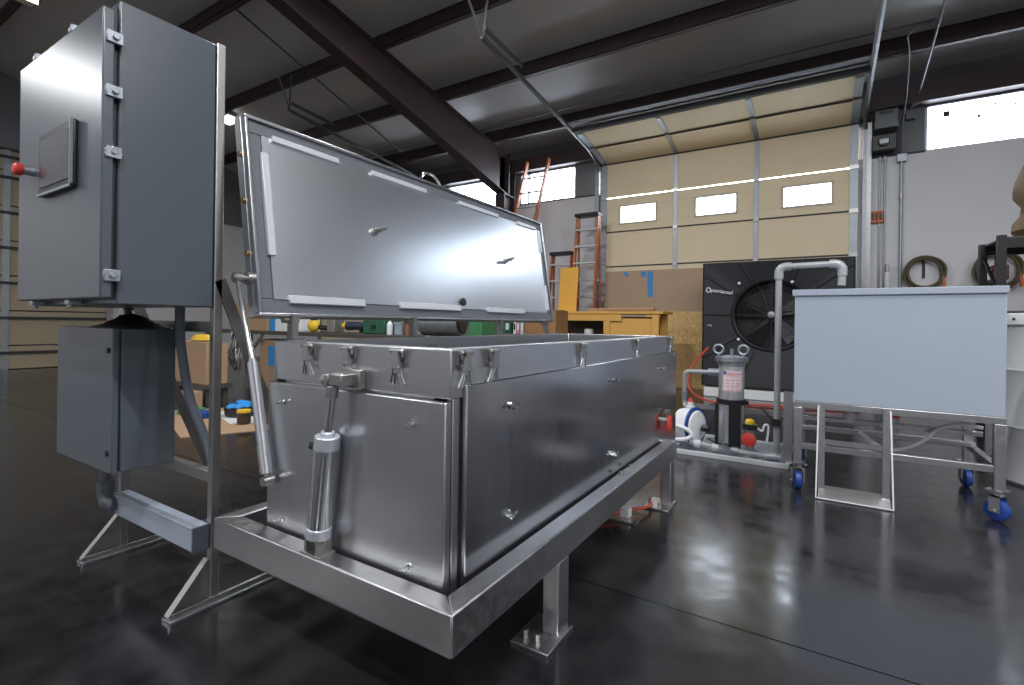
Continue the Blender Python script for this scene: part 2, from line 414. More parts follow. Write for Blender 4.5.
for s, x in ((-1, DX0 - .02), (1, DX1 + .03)):
    t = MB(); 
    t.box(x - .025, x + .025, YD - .07, YD - .0, 0, 3.9)
    part('vertical_track', t, GALV, door)
    part('track', MB().tube([(x, YD - .04, 3.9), (x, YD - .06, 4.02), (x, YD - .25, 4.12), (x, 8.35, 4.2), (x, 7.7, 4.285), (x, 5.0, 4.57)], .034, 6), TRACKM, door)
    part('track_brace', MB().bar((x + .05, 5.9, 4.60), (x + .05, 5.0, 4.66), .03, .05), TRACKM, door)
    part('hanger', MB().bar((x, 5.02, 4.56), (x - .04, 4.6, 5.12), .006, .035, (1, 0, 0)), TRACKM, door)
    part('hanger', MB().bar((x, 5.02, 4.56), (x + .14, 4.95, 5.12), .006, .035, (1, 0, 0)), TRACKM, door)
part('jamb', MB().box(DX0 - .09, DX0 - .045, YD - .03, YB, 0, 4.0), STAND, door)
part('jamb', MB().box(DX1 + .055, DX1 + .11, YD - .03, YB, 0, 4.0), STAND, door)

# second, equal roll-up door of the back wall, mostly hidden behind the raised lid
d3 = struct('door_3', MB().box(-11.74, -7.70, YB - .012, YB - .002, 0, 4.0), DKSEAM)
for a, b in secs: part('door_section', MB().box(-11.70, -7.74, YD, YD + .027, a + .006, b - .006), DOORB, d3, .004)
for (ya, za), (yc, zc) in zip(prof, prof[1:]):
    part('door_section', MB().bar((-9.72, ya, za + .02), (-9.72, yc, zc + .02), .04, 3.96, (1, 0, 0)), DOORB, d3)
for x in (-11.78, -7.65):
    part('vertical_track', MB().box(x - .025, x + .025, YD - .07, YD, 0, 3.9), GALV, d3)
    part('track', MB().tube([(x, YD - .04, 3.9), (x, YD - .06, 4.02), (x, YD - .25, 4.12), (x, 8.35, 4.2), (x, 7.7, 4.285), (x, 5.07, 4.56)], .034, 6), TRACKM, d3)
    part('track_brace', MB().bar((x + .05, 5.95, 4.60), (x + .05, 5.1, 4.66), .03, .05), TRACKM, d3)
    part('hanger', MB().bar((x, 5.09, 4.56), (x - .04, 4.9, 5.12), .006, .035, (1, 0, 0)), TRACKM, d3)
    part('hanger', MB().bar((x, 5.09, 4.56), (x + .10, 5.05, 5.12), .006, .035, (1, 0, 0)), TRACKM, d3)

# roll-up door of the left wall -------------------------------------------------
d2 = struct('door_2', MB().box(XL, XL + .02, -1.5, 4.55, 0, 4.25), DKSEAM)
zz = [0, .46, 1.13, 1.80, 2.47, 3.14, 3.81, 4.2]
for a, b in zip(zz, zz[1:]):
    part('door_section', MB().box(XL + .02, XL + .06, -1.45, 4.5, a + .012, b - .012), DOORL, d2, .004)
    part('strut_bar', MB().box(XL + .06, XL + .11, -1.45, 4.5, b - .16, b - .11), DKSEAM, d2)
for y in (.3, 2.93):
    part('stile', MB().box(XL + .06, XL + .075, y - .05, y + .05, 0, 4.2), GALV, d2)
part('jamb', MB().box(XL + .0, XL + .1, 4.5, 4.62, 0, 4.3), STAND, d2)

# ================================================================== WELDED SUPPORT FRAME
FX0, FX1, FY0, FY1, FZ0, FZ1, BW = -1.741, -.712, .898, 2.985, .252, .357, .062
fr = thing('support_frame', 'low welded stainless steel frame of box beams on legs beneath the open tank', 'frame', ((FX0+FX1)/2, (FY0+FY1)/2, 0))
def mitre(pts): return MB().ext([(x, y, FZ0) for x, y in pts], (0, 0, FZ1 - FZ0))
for pts in ([(FX0, FY0), (FX1, FY0), (FX1-BW, FY0+BW), (FX0+BW, FY0+BW)], [(FX1, FY0), (FX1, FY1), (FX1-BW, FY1-BW), (FX1-BW, FY0+BW)],
            [(FX1, FY1), (FX0, FY1), (FX0+BW, FY1-BW), (FX1-BW, FY1-BW)], [(FX0, FY1), (FX0, FY0), (FX0+BW, FY0+BW), (FX0+BW, FY1-BW)]):
    part('beam', mitre(pts), STEEL_FR, fr, .005)
for y in (1.452, 2.86):
    for x0, x1, sx in ((FX1 - .06, FX1 - .002, 1), (FX0 + .002, FX0 + .06, -1)):
        lg = part('leg', MB().box(x0, x1, y, y + .078, .012, FZ0), STEEL_FR, fr, .004)
        px0, px1 = (x0 - .065, x1 + .012) if sx > 0 else (x0 - .012, x1 + .065)
        part('foot_plate', MB().box(px0, px1, y - .095, y + .09, 0, .012), STEEL_FR, fr, .002)
        for bx in (.03, .075):
            part('anchor_bolt', MB().cyl((px0 + bx, y - .05, .012), (px0 + bx, y - .05, .035), .009, n=6), CAST, fr)
for y in (1.49, 2.90):
    part('cross_beam', MB().box(FX0 + .06, FX1 - .06, y - .03, y + .03, .18, .24), STEEL_FR, fr, .003)
for y in (2.16, 2.293):
    part('bolt', MB().cyl((-.757, y, FZ1), (-.757, y, FZ1 + .012), .011, n=6), CAST, fr)
    part('bolt', MB().cyl((-1.70, y, FZ1), (-1.70, y, FZ1 + .012), .011, n=6), CAST, fr)

# ================================================================== OPEN TANK WITH LID
TX0, TX1, TY0, TY1, TZ = -1.55, -.797, .988, 3.2, .96
tk = thing('process_tank', 'long open stainless steel tank with raised lid, sitting inside the low welded frame', 'tank', ((TX0+TX1)/2, (TY0+TY1)/2, .24))
w = .052
def ring(z0, z1):
    o = [(TX0, TY0), (TX1, TY0), (TX1, TY1), (TX0, TY1)]; i_ = [(TX0+w, TY0+w), (TX1-w, TY0+w), (TX1-w, TY1-w), (TX0+w, TY1-w)]
    vs = [(x, y, z) for z in (z0, z1) for l in (o, i_) for x, y in l]; fs = []
    for k in range(4):
        j = (k+1) % 4; fs += [(k, j, 8+j, 8+k), (4+k, 12+k, 12+j, 4+j), (8+k, 8+j, 12+j, 12+k), (k, 4+k, 4+j, j)]
    return MB().add(vs, fs)
part('rim', ring(.832, TZ), STEEL, tk, .003)
b = MB()
b.box(TX0, TX0 + w, TY0 + .012, TY1, .30, .868); b.box(TX1 - w - .012, TX1 - .018, TY0 + .012, TY1, .30, .868)
b.box(TX0, TX1 - .02, TY0 + .012, TY0 + w, .30, .832)
b.box(TX0 + w, TX1 - w, TY1 - w, TY1, .30, .868); b.box(TX0, TX1 - .02, TY0 + .012, TY1, .24, .34)
part('body', b, STEEL, tk)
part('front_panel', MB().box(TX0 - .006, TX1 - .003, .972, TY0 + .010, .262, .826), STEEL, tk, .004)
part('side_panel', MB().box(TX1 - .016, -.785, 1.04, 3.25, .30, .866), STEEL_POL, tk, .004)
part('side_panel', MB().box(TX0 - .014, TX0 - .001, 1.04, 3.2, .30, .85), STEEL, tk, .004)
part('end_panel', MB().box(TX0, TX1 - .02, TY1 + .001, TY1 + .02, .30, .85), STEEL, tk, .004)
part('corner_flashing', MB().box(TX1 - .018, TX1 - .004, 1.004, 1.030, .30, .872), STEEL, tk, .002)
def stud(p, n):
    p, n = Vector(p), Vector(n); m = MB(); m.cyl(p, p + n*.006, .011, n=10); m.cyl(p + n*.006, p + n*.022, .0055, n=8)
    q = Vector((1, 0, .35)).normalized() if abs(n.x) < .5 else Vector((0, 1, .35)).normalized()
    m.cyl(p + n*.018 - q*.016, p + n*.018 + q*.016, .0045, n=8)
    part('panel_stud', m, CHROME, tk)
for x, z in ((-1.464, .766), (-.911, .762), (-1.466, .389), (-.914, .385)): stud((x, .972, z), (0, -1, 0))
for y, z in ((1.259, .783), (2.126, .781), (1.255, .462), (2.126, .455), (2.9, .78)): stud((-.785, y, z), (1, 0, 0))
# toggle latches: plate, swing lever and wire bail; local frame: x across, -y out of the surface, z up
def latch():
    m = MB(); m.box(-.016, .016, -.003, 0, -.030, .010)
    for sx in (-1, 1): m.ext([(sx*.010, 0, -.014), (sx*.010, 0, .012), (sx*.020, -.012, .014), (sx*.022, -.013, .004), (sx*.014, -.006, -.014)], (-sx*.003, -.004, 0))
    m.cyl((-.022, -.012, .006), (.022, -.012, .006), .0045, n=8)
    base = part('latch', m, CAST, None)
    l = MB(); l.ext([(-.008, -.010, .008), (.008, -.010, .008), (.011, -.012, -.046), (-.011, -.012, -.046)], (0, -.007, 0)); l.cyl((-.013, -.014, -.044), (.013, -.014, -.044), .005, n=8)
    part('lever', l, STAND, base)
    w = MB()
    for sx in (-1, 1):
        w.tube([(sx*.010, -.012, -.040), (sx*.012, -.010, -.060), (sx*.021, -.007, -.094), (sx*.010, -.007, -.097), (sx*.005, -.010, -.060)], .0026, 6)
    part('wire_bail', w, CHROME, base)
    return base
L0 = latch()
first = True
def put_latch(loc, rz):
    global first
    l = Vector(loc) - OFF[tk]
    if first:
        L0.parent = tk; L0.location = l; L0.rotation_euler = (0, 0, rz); L0.scale = (1.25, 1.25, .88); first = False
    else: place(L0, tk, l, (0, 0, rz))
for x in (-1.355, -1.172, -.972): put_latch((x, TY0, .945), 0)
for y in (1.035, 1.165, 1.79, 2.46, 3.10): put_latch((TX1, y, .945), PI/2)
for y in (1.3, 1.95, 2.6): put_latch((TX0, y, .945), -PI/2)
# catch clips on the inside of the long wall
for y in (1.72, 2.75):
    part('inner_clip', MB().box(TX0 + w, TX0 + w + .015, y - .02, y + .02, .895, .93).box(TX0 + w, TX0 + w + .03, y - .008, y + .008, .90, .91), CAST, tk)
# bracket for the front cylinder
part('cylinder_bracket', MB().box(-1.178, -1.125, .915, TY0, .846, .880).box(-1.185, -1.105, .962, TY0, .836, .892), CAST, tk, .004)
# drain valve by the far end of the long side, with red wheel
v = MB(); v.cyl((-.785, 2.96, .475), (-.757, 2.96, .475), .014, n=12); v.cyl((-.762, 2.96, .46), (-.762, 2.96, .53), .012, n=12); v.box(-.776, -.748, 2.93, 2.99, .515, .532)
vb = part('drain_valve', v, CAST, tk)
part('valve_wheel', MB().lathe([(.008, 0), (.040, .0), (.047, .004), (.047, .009), (.040, .013), (.008, .014)], (-.757, 2.96, .455), (1, 0, 0), 18), RED, vb, label='round red valve wheel')
# lid in its own frame: s along Y, t up the leaning face, n out of the inner face
LB = Vector((-1.637, TY0 + .002, 1.043)); LT = Vector((-1.75, TY0 + .002, 1.765))
tv = (LT - LB); LH = tv.length; tv.normalize(); sv = Vector((0, 1, 0)); nv = sv.cross(tv).normalized()
if nv.x < 0: nv = -nv
LM = Matrix(((sv.x, tv.x, nv.x, LB.x), (sv.y, tv.y, nv.y, LB.y), (sv.z, tv.z, nv.z, LB.z), (0, 0, 0, 1)))
LW = 2.205
def lp(mb): return mb.xf(LM)
m = MB(); e = .012
m.box(0, LW, 0, LH, -.068, -.03)
m.box(0, LW, 0, e, -.03, 0); m.box(0, LW, LH - e, LH, -.03, 0); m.box(0, e, e, LH - e, -.03, 0); m.box(LW - e, LW, e, LH - e, -.03, 0)
lid = part('lid', lp(m), STEEL_EDGE, tk, .003, label='raised lid, its pale inner liner showing')
g = MB(); g.box(e, LW - e, e, .062, -.03, -.012); g.box(e, LW - e, LH - .062, LH - e, -.03, -.012); g.box(e, .062, .062, LH - .062, -.03, -.012); g.box(LW - .062, LW - e, .062, LH - .062, -.03, -.012)
part('gasket', lp(g), GASKET, lid, .004)
nx, ny = 24, 10; vs = []; fs = []
for j in range(ny + 1):
    for i in range(nx + 1):
        u, v_ = i/nx, j/ny
        bulge = .010*math.sin(PI*u)*math.sin(PI*v_) + .001*math.sin(u*11.0)*math.sin(PI*v_)
        vs.append((.062 + u*(LW - .124), .062 + v_*(LH - .124), -.008 + bulge))
for j in range(ny):
    for i in range(nx):
        a = j*(nx+1) + i; fs.append((a, a+1, a+nx+2, a+nx+1))
lm = MB().add(vs, fs); lm.box(.062, LW - .062, .062, LH - .062, -.03, -.0085)
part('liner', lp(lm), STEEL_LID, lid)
def strip(s0, s1, t0, t1): part('retaining_strip', lp(MB().box(s0, s1, t0, t1, -.012, .004)), STRIPW, lid, .002)
for a, c in ((.10, .40), (.58, .95), (1.22, 1.62), (1.85, 2.10)): strip(a, c, LH - .075, LH - .052)
for a, c in ((.12, .47), (.68, 1.13), (1.38, 1.80)): strip(a, c, .048, .078)
strip(.05, .078, .22, .60); strip(LW - .075, LW - .05, .08, .26); strip(LW - .075, LW - .05, .5, .66)
for yv, zv in ((1.546, 1.424), (2.625, 1.417)):
    s = yv - LB.y; t = (zv - LB.z)/tv.z
    p = MB(); p.cyl((s, t, -.008), (s, t, .055), .009, n=10); p.cyl((s - .035, t - .004, .04), (s + .03, t + .012, .05), .008, n=8); p.cyl((s, t, -.005), (s, t, .012), .018, n=12)
    part('pin', lp(p), CAST, lid)
s, t = 2.145 - LB.y, (1.139 - LB.z)/tv.z
part('drain_plug', lp(MB().lathe([(.008, 0), (.02, .002), (.022, .012), (.014, .016)], (s, t, -.006), (0, 0, 1), 14)), BLACK, lid)
part('lifting_loop', lp(MB().tube(arc((1.03, LH - .02, -.034), (1, 0, 0), (0, 1, 0), .085, 0, PI, 14), .008, 8)), CHROME, lid)
part('pivot_stud', MB().cyl((-1.70, LB.y + .002, 1.172), (-1.70, .93, 1.172), .011, n=10).cyl((-1.70, LB.y, 1.172), (-1.70, .975, 1.172), .022, n=12), CAST, lid)
for z in (1.26, 1.45, 1.62):
    part('end_screw', MB().cyl((-1.70 - (z-1.17)*.156, LB.y + .002, z), (-1.70 - (z-1.17)*.156, .982, z), .010, n=10), M('brass', (.45, .30, .12), .4, 1) if 'brass' not in bpy.data.materials else bpy.data.materials['brass'], lid)
for y in (1.12, 1.75, 2.5, 3.08):
    h = MB(); h.box(-1.628, -1.55, y - .02, y + .02, .93, .965); h.box(-1.66, -1.628, y - .012, y + .012, .93, 1.05); h.cyl((-1.66, y - .03, 1.03), (-1.66, y + .03, 1.03), .013, n=10)
    part('hinge_bracket', h, CAST, tk)

# ================================================================== PNEUMATIC CYLINDERS
cy = thing('pneumatic_cylinder', 'thick aluminium pneumatic cylinder standing before the tank front, mid-panel', 'cylinder', (-1.235, .93, FZ1))
A, B_ = Vector((-1.232, .930, .405)), Vector((-1.197, .930, .70)); d = (B_ - A).normalized()
part('barrel', MB().cyl(A + d*.022, B_ - d*.03, .034, n=28), ALU, cy)
part('end_cap', MB().cyl(A - d*.002, A + d*.03, .0365, n=24), CAPB, cy, .003)
part('end_cap', MB().cyl(B_ - d*.04, B_, .036, n=24).cyl(B_, B_ + d*.012, .02, n=16), CAPB, cy, .003)
R1 = Vector((-1.178, .93, .835))
part('piston_rod', MB().cyl(B_, R1, .0125, n=14), CHROME, cy)
part('rod_clevis', MB().cyl(R1 - d*.025, R1 + d*.01, .017, n=12).box(-1.196, -1.182, .912, .945, .84, .876).cyl((-1.215, .93, .860), (-1.18, .93, .860), .016, n=14), CAST, cy, .002)
part('base_clevis', MB().box(-1.262, -1.252, .905, .955, FZ1, .41).box(-1.214, -1.204, .905, .955, FZ1, .41).cyl((-1.27, .93, .392), (-1.196, .93, .392), .009, n=10).box(-1.275, -1.19, .90, .958, FZ1, FZ1 + .006), CAST, cy, .001)
part('air_fitting', MB().cyl(B_ - d*.035, B_ - d*.035 + Vector((-.055, -.01, 0)), .011, n=10), BLACK, cy)
gs = thing('gas_strut', 'thin silver strut hanging from the near end of the raised lid', 'strut', (-1.52, .945, .53))
P0, P1, P2 = Vector((-1.70, .945, 1.172)), Vector((-1.60, .945, .888)), Vector((-1.515, .945, .535))
part('rod', MB().cyl(P0, P1 + (P2-P1)*.02, .0085, n=12), CHROME, gs)
dd = (P2 - P1).normalized()
part('tube', MB().cyl(P1, P2, .0185, n=18).cyl(P1 - dd*.012, P1, .013, n=14).cyl(P2 - dd*.09, P2 - dd*.0, .0205, n=18), ALU, gs)
part('end_fitting', MB().cyl(P2, P2 + dd*.03, .009, n=10).cyl(P2 + dd*.025 + Vector((0, -.018, 0)), P2 + dd*.025 + Vector((0, .018, 0)), .015, n=12), CAST, gs)
part('rod_eye', MB().cyl(P0 + Vector((0, -.012, 0)), P0 + Vector((0, .012, 0)), .018, n=14), CAST, gs)

# ================================================================== CONTROL STAND
st = thing('enclosure_stand', 'tall dark steel stand with gusseted feet carrying the grey control enclosures', 'stand', (-2.22, 1.0, 0))
PX = [(-1.877, -1.847), (-2.625, -2.593)]
for x0, x1 in PX:
    part('post', MB().box(x0, x1, .945, .975, .006, 2.02 if x0 > -2 else 2.0), STAND, st, .003)
    xm = (x0 + x1)/2
    part('foot_bar', MB().box(x0 - .015, x1 + .015, .81, 1.46, 0, .012).box(x1 - .003, x1 + .003, .81, 1.46, 0, .03), STEEL_FR, st, .001)
    part('gusset', MB().ext([(xm - .016, .82, .012), (xm - .016, .945, .158), (xm - .016, .945, .012)], (.006, 0, 0)).bar((xm - .013, .818, .014), (xm - .013, .945, .165), .03, .006, (0, -1, 1)), STAND, st)
    part('brace', MB().bar((xm + .012, .966, 1.17), (xm + .012, 1.42, .02), .006, .042, (0, 1, 0)).bar((xm, .99, 1.16), (xm, 1.44, .02), .026, .006, (0, 1, .4)), STAND, st)
for z in (.455, 1.0, 1.4, 1.85):
    part('cross_bar', MB().box(-2.583, -1.875, .952, .984, z - .02, z + .02), STAND, st, .002)
# upper enclosure
en = thing('control_enclosure', 'large grey control enclosure with a touch screen on its door, high on the stand', 'enclosure', (-2.24, .8, 1.07))
part('body', MB().box(-2.606, -1.854, .657, .944, 1.070, 2.014), PAINT, en, .005)
part('body_flange', MB().box(-2.595, -1.868, .643, .658, 1.085, 1.992), BLACK, en)
dr = part('door', MB().box(-2.616, -1.846, .612, .643, 1.088, 1.972), PAINT, en, .005)
s = MB(); s.box(-2.345, -2.03, .598, .613, 1.448, 1.664)
sc = part('screen_bezel', s, BLACK, dr, .006)
part('screen', MB().box(-2.318, -2.058, .595, .599, 1.476, 1.638), SCREEN, sc)
part('bezel_rim', MB().box(-2.036, -2.030, .590, .599, 1.448, 1.664).box(-2.345, -2.03, .593, .599, 1.448, 1.456), GALV, sc)
k = MB(); k.cyl((-2.44, .612, 1.555), (-2.44, .58, 1.555), .016, n=16)
kn = part('switch_base', k, GALV, dr)
part('red_button', MB().lathe([(.02, 0), (.022, .006), (.022, .02), (.015, .026)], (-2.44, .58, 1.555), (0, -1, 0), 16), RED, kn, label='red mushroom button')
def clip(p, ax):
    x, y, z = p; m = MB()
    if ax == 'side': m.box(x - .03, x + .006, y - .014, y + .004, z - .013, z + .013); m.box(x - .004, x + .012, y - .012, y + .03, z - .018, z + .018); m.cyl((x + .012, y + .01, z), (x + .02, y + .01, z), .009, n=10)
    else: m.box(x - .016, x + .016, y - .012, y + .026, z - .008, z + .008); m.cyl((x, y, z), (x, y, z + (.018 if ax == 'top' else -.018)), .011, n=10)
    part('door_clamp', m, CHROME if abs(z - 1.535) < .01 else GALV, en, .002)
for z in (1.885, 1.72, 1.535, 1.158): clip((-1.850, .632, z), 'side')
for x in (-2.48, -2.13): clip((x, .628, 1.985), 'top'); clip((x, .628, 1.078), 'bottom')
# lower enclosure
le = thing('junction_enclosure', 'small plain grey enclosure with two black key locks, low on the stand', 'enclosure', (-2.38, .85, .47))
part('body', MB().box(-2.645, -2.118, .768, .944, .476, .99), PAINT, le, .004)
ld = part('door', MB().box(-2.650, -2.118, .742, .762, .474, .992), PAINT, le, .004)
part('door_gasket', MB().box(-2.64, -2.126, .760, .769, .482, .984), BLACK, le)
for z in (.912, .545): part('key_lock', MB().cyl((-2.153, .742, z), (-2.153, .736, z), .010, n=14), BLACK, ld)
# plastic bag left on top of the lower enclosure
vs = []; fs = []; nx, ny = 14, 8
for j in range(ny + 1):
    for i in range(nx + 1):
        u, v_ = i/nx, j/ny; hgt = .055*math.sin(PI*u)*math.sin(PI*v_)*(.6 + .4*random.random()) + .003
        vs.append((-2.40 + u*.30, .76 + v_*.17, .991 + hgt))
for j in range(ny):
    for i in range(nx):
        a = j*(nx+1)+i; fs.append((a, a+1, a+nx+2, a+nx+1))
bag = MB().add(vs, fs); bag.box(-2.39, -2.11, .77, .92, .9925, .9935)
solo('plastic_bag', bag, BLACK, 'crumpled black plastic bag lying on the small lower enclosure', 'bag')
# wireway, conduits
ww = thing('wireway', 'pale grey square cable gutter between the feet of the enclosure stand', 'wireway', (-2.2, .92, .205))
part('trough', MB().box(-2.50, -1.866, .890, .943, .208, .288), PAINT_L, ww, .003)
part('cover', MB().box(-2.51, -1.866, .888, .944, .286, .294), PAINT_L, ww, .002)
part('end_cap', MB().box(-1.866, -1.858, .888, .944, .206, .294), PAINT, ww, .002)
solo('flexible_conduit', MB().tube(smooth_path([(-2.038, .92, 1.072), (-2.045, .925, .96), (-2.054, .94, .872), (-2.058, .97, .716), (-2.02, 1.01, .561), (-1.99, 1.015, .49), (-1.945, 1.015, .38), (-1.93, .985, .27), (-1.93, .955, .255)]), .0165, 12), CONDUIT, 'dark flexible conduit curving down behind the stand post from the large enclosure', 'conduit')
pc = thing('conduit_elbow', 'grey plastic conduit elbow joining the small enclosure to the cable gutter', 'conduit', (-2.56, .87, .24))
part('pipe', MB().tube([(-2.535, .87, .476), (-2.535, .87, .30)], .021, 14), CONDUIT, pc)
part('elbow', MB().tube([(-2.535, .87, .33)] + arc((-2.495, .87, .30), (-1, 0, 0), (0, 0, -1), .045, 0, PI/2, 8) + [(-2.50, .9, .25)], .027, 14), CONDUIT, pc)
part('nut', MB().cyl((-2.535, .87, .31), (-2.535, .87, .35), .033, n=8), CONDUIT, pc)
solo('conduit_stub', MB().cyl((-2.42, .90, .992), (-2.42, .90, 1.072), .012, n=12).cyl((-2.42, .90, 1.06), (-2.42, .90, 1.072), .018, n=8), CONDUIT, 'short grey conduit joining the two stacked enclosures', 'conduit')

# ================================================================== SUPPLY TANK AND CART
SX0, SX1, SY0, SY1 = -.147, .832, 3.62, 4.35
sp = thing('supply_tank', 'pale blue-grey plastic box tank with lipped lid, on the wheeled cart', 'tank', ((SX0+SX1)/2, (SY0+SY1)/2, .562))
part('body', MB().box(SX0, SX1, SY0, SY1, .562, 1.225), PVC, sp, .004)
part('lid', MB().box(SX0 - .014, SX1 + .006, SY0 - .012, SY1 + .01, 1.224, 1.263), PVC, sp, .003)
part('drain', MB().cyl((.16, 3.98, .562), (.16, 3.98, .43), .025, n=14).cyl((.16, 3.98, .46), (.16, 3.98, .41), .036, n=14), WHITE_P, sp)
ct = thing('tank_cart', 'stainless steel cart with blue casters under the pale supply tank', 'cart', ((SX0+SX1)/2, (SY0+SY1)/2, 0))
lx = (SX0 + .025, SX1 - .02); ly = (SY0 + .02, SY1 - .03)
for y in ly:
    part('top_rail', MB().box(SX0, SX1 + .006, y - .022, y + .022, .522, .562), STEEL_FR, ct, .003)
    part('lower_rail', MB().box(lx[0], lx[1], y - .018, y + .018, .262, .300), STEEL_FR, ct, .003)
for x in lx:
    part('side_rail', MB().box(x - .018, x + .018, ly[0], ly[1], .524, .560), STEEL_FR, ct, .003)
    part('side_rail', MB().box(x - .018, x + .018, ly[0], ly[1], .264, .298), STEEL_FR, ct, .003)
part('middle_rail', MB().box(lx[0], lx[1], 3.95, 3.985, .395, .425), STEEL_FR, ct, .003)
part('middle_rail', MB().box(lx[0], lx[1], 4.1, 4.13, .30, .33), STEEL_FR, ct, .003)
def caster():
    m = MB(); m.box(-.045, .045, -.04, .04, .158, .168); m.cyl((0, 0, .135), (0, 0, .16), .026, n=12)
    m.box(-.034, -.028, -.026, .022, .05, .14); m.box(.028, .034, -.026, .022, .05, .14); m.box(-.034, .034, -.026, .022, .132, .14); m.cyl((-.04, 0, .058), (.04, 0, .058), .009, n=8)
    c = part('caster', m, CHROME, None)
    part('wheel', MB().lathe([(.012, -.022), (.045, -.022), (.055, -.016), (.058, 0), (.055, .016), (.045, .022), (.012, .022)], (0, 0, .058), (1, 0, 0), 24), BLUE, c, label='blue caster wheel')
    return c
C0 = caster()
for i, (x, y) in enumerate([(a, c) for a in lx for c in ly]):
    part('leg', MB().box(x - .024, x + .024, y - .024, y + .024, .168, .524), STEEL_FR, ct, .003)
    l = Vector((x, y + .02, 0)) - OFF[ct]
    rz = (.25, -.1, .9, .2)[i]
    if i == 0: C0.parent = ct; C0.location = l; C0.rotation_euler = (0, 0, rz)
    else: place(C0, ct, l, (0, 0, rz))
sg = thing('step_bracket', 'narrow stainless steel stand with a sloping foot plate before the supply tank cart', 'step', (.165, 3.55, 0))
for x in (.006, .324):
    part('upright', MB().bar((x, 3.592, .56), (x, 3.575, .03), .008, .034, (1, 0, 0)).bar((x + (.013 if x < .1 else -.013), 3.596, .56), (x + (.013 if x < .1 else -.013), 3.60, .03), .03, .004, (1, 0, 0)), STEEL_FR, sg)
part('foot_plate', MB().ext([(-.012, 3.50, .0), (.345, 3.50, .0), (.340, 3.60, .055), (-.006, 3.60, .055)], (0, -.001, .008)), STAND, sg, .001)
part('edge_rod', MB().tube([(-.012, 3.588, .55), (-.02, 3.50, .008), (.352, 3.50, .008), (.342, 3.588, .55)], .005, 6), WHITE_P, sg)
part('cross_bar', MB().box(.02, .31, 3.588, 3.600, .315, .345), STEEL_FR, sg)
solo('drain_hose', MB().tube(smooth_path([(.21, 3.92, .36), (.30, 3.9, .29), (.40, 3.9, .27), (.52, 3.9, .335), (.60, 3.9, .425), (.70, 3.9, .465), (.80, 3.9, .455)]), .012, 10), WHITE_P, 'thin white hose sagging under the supply tank between the cart rails', 'hose')
solo('red_plug', MB().lathe([(.012, 0), (.03, .004), (.03, .03), (.018, .036)], (.395, 3.9, .50), (0, -1, 0), 14).cyl((.395, 3.9, .50), (.395, 3.9, .561), .012, n=10), RED, 'small red plug beneath the pale supply tank', 'plug')

# ================================================================== FILTER SKID
sk = thing('filter_skid', 'low pale steel base tray carrying the filter housing and pump', 'tray', (-.6, 4.45, 0))
part('deck', MB().box(-1.02, -.2, 4.12, 4.8, .0, .018), GALV, sk)
for y0, y1 in ((4.095, 4.125), (4.79, 4.82)): part('edge_rail', MB().box(-1.03, -.19, y0, y1, 0, .034), DRUM, sk, .002)
for x in (-1.03, -.215): part('edge_rail', MB().box(x, x + .025, 4.125, 4.79, 0, .034), DRUM, sk, .002)
part('upright_channel', MB().box(-.235, -.175, 4.19, 4.2, .018, .55).box(-.235, -.228, 4.2, 4.225, .018, .55).box(-.182, -.175, 4.2, 4.225, .018, .55), STEEL_FR, sk)
part('back_rail', MB().box(-1.02, -.2, 4.76, 4.79, .27, .31), STEEL_FR, sk)
part('back_rail', MB().box(-1.02, -.99, 4.76, 4.79, .018, .31), STEEL_FR, sk)
part('back_rail', MB().box(-.23, -.2, 4.76, 4.79, .018, .31), STEEL_FR, sk)
fx, fy = -.63, 4.45
fh = thing('filter_housing', 'upright stainless filter housing with ring bolts on its lid, on the base tray', 'filter', (fx, fy, .018))
part('vessel', MB().lathe([(.09, .06), (.098, .09), (.098, .74)], (fx, fy, 0), (0, 0, 1), 32), VESSEL, fh)
part('vessel_neck', MB().lathe([(.098, .70), (.103, .705), (.103, .73), (.098, .735)], (fx, fy, 0), (0, 0, 1), 32), STEEL, fh)
part('flange', MB().lathe([(.098, .735), (.128, .737), (.128, .755), (.128, .772), (.10, .775), (.05, .785)], (fx, fy, 0), (0, 0, 1), 32), GALV, fh)
for a in (PI + .45, -.45):
    c = Vector((fx + .105*math.cos(a), fy + .105*math.sin(a), .0))
    part('ring_bolt', MB().cyl(c + Vector((0, 0, .72)), c + Vector((0, 0, .80)), .010, n=10).tube(arc(c + Vector((0, 0, .835)), (1, 0, 0), (0, 0, 1), .036, 0, 2*PI, 20)[:-1], .010, 8, True), GALV, fh)
part('vent', MB().cyl((fx, fy, .78), (fx, fy, .84), .014, n=10), GALV, fh)
part('band', MB().lathe([(.099, .385), (.112, .388), (.112, .428), (.099, .431)], (fx, fy, 0), (0, 0, 1), 32).box(fx + .10, fx + .135, fy - .03, fy - .02, .39, .425), BLACK, fh)
for x, wdt in ((fx - .09, .014), (fx + .045, .045)):
    part('leg', MB().box(x - wdt, x + wdt, fy - .118, fy - .106, .018, .40), BLACK, fh)
part('leg', MB().box(fx - .03, fx + .03, fy + .106, fy + .118, .018, .40), BLACK, fh)
lb = MB(); n = 8; z0, z1 = .50, .665
vs = []; 
for i in range(n + 1):
    a = -PI/2 - .55 + 1.6*i/n; vs += [(fx + .0995*math.cos(a), fy + .0995*math.sin(a), z0), (fx + .0995*math.cos(a), fy + .0995*math.sin(a), z1)]
lb.add(vs, [(2*i, 2*i+2, 2*i+3, 2*i+1) for i in range(n)])
lab = part('label_sheet', lb, LABELP, fh, label='printed pinkish label')
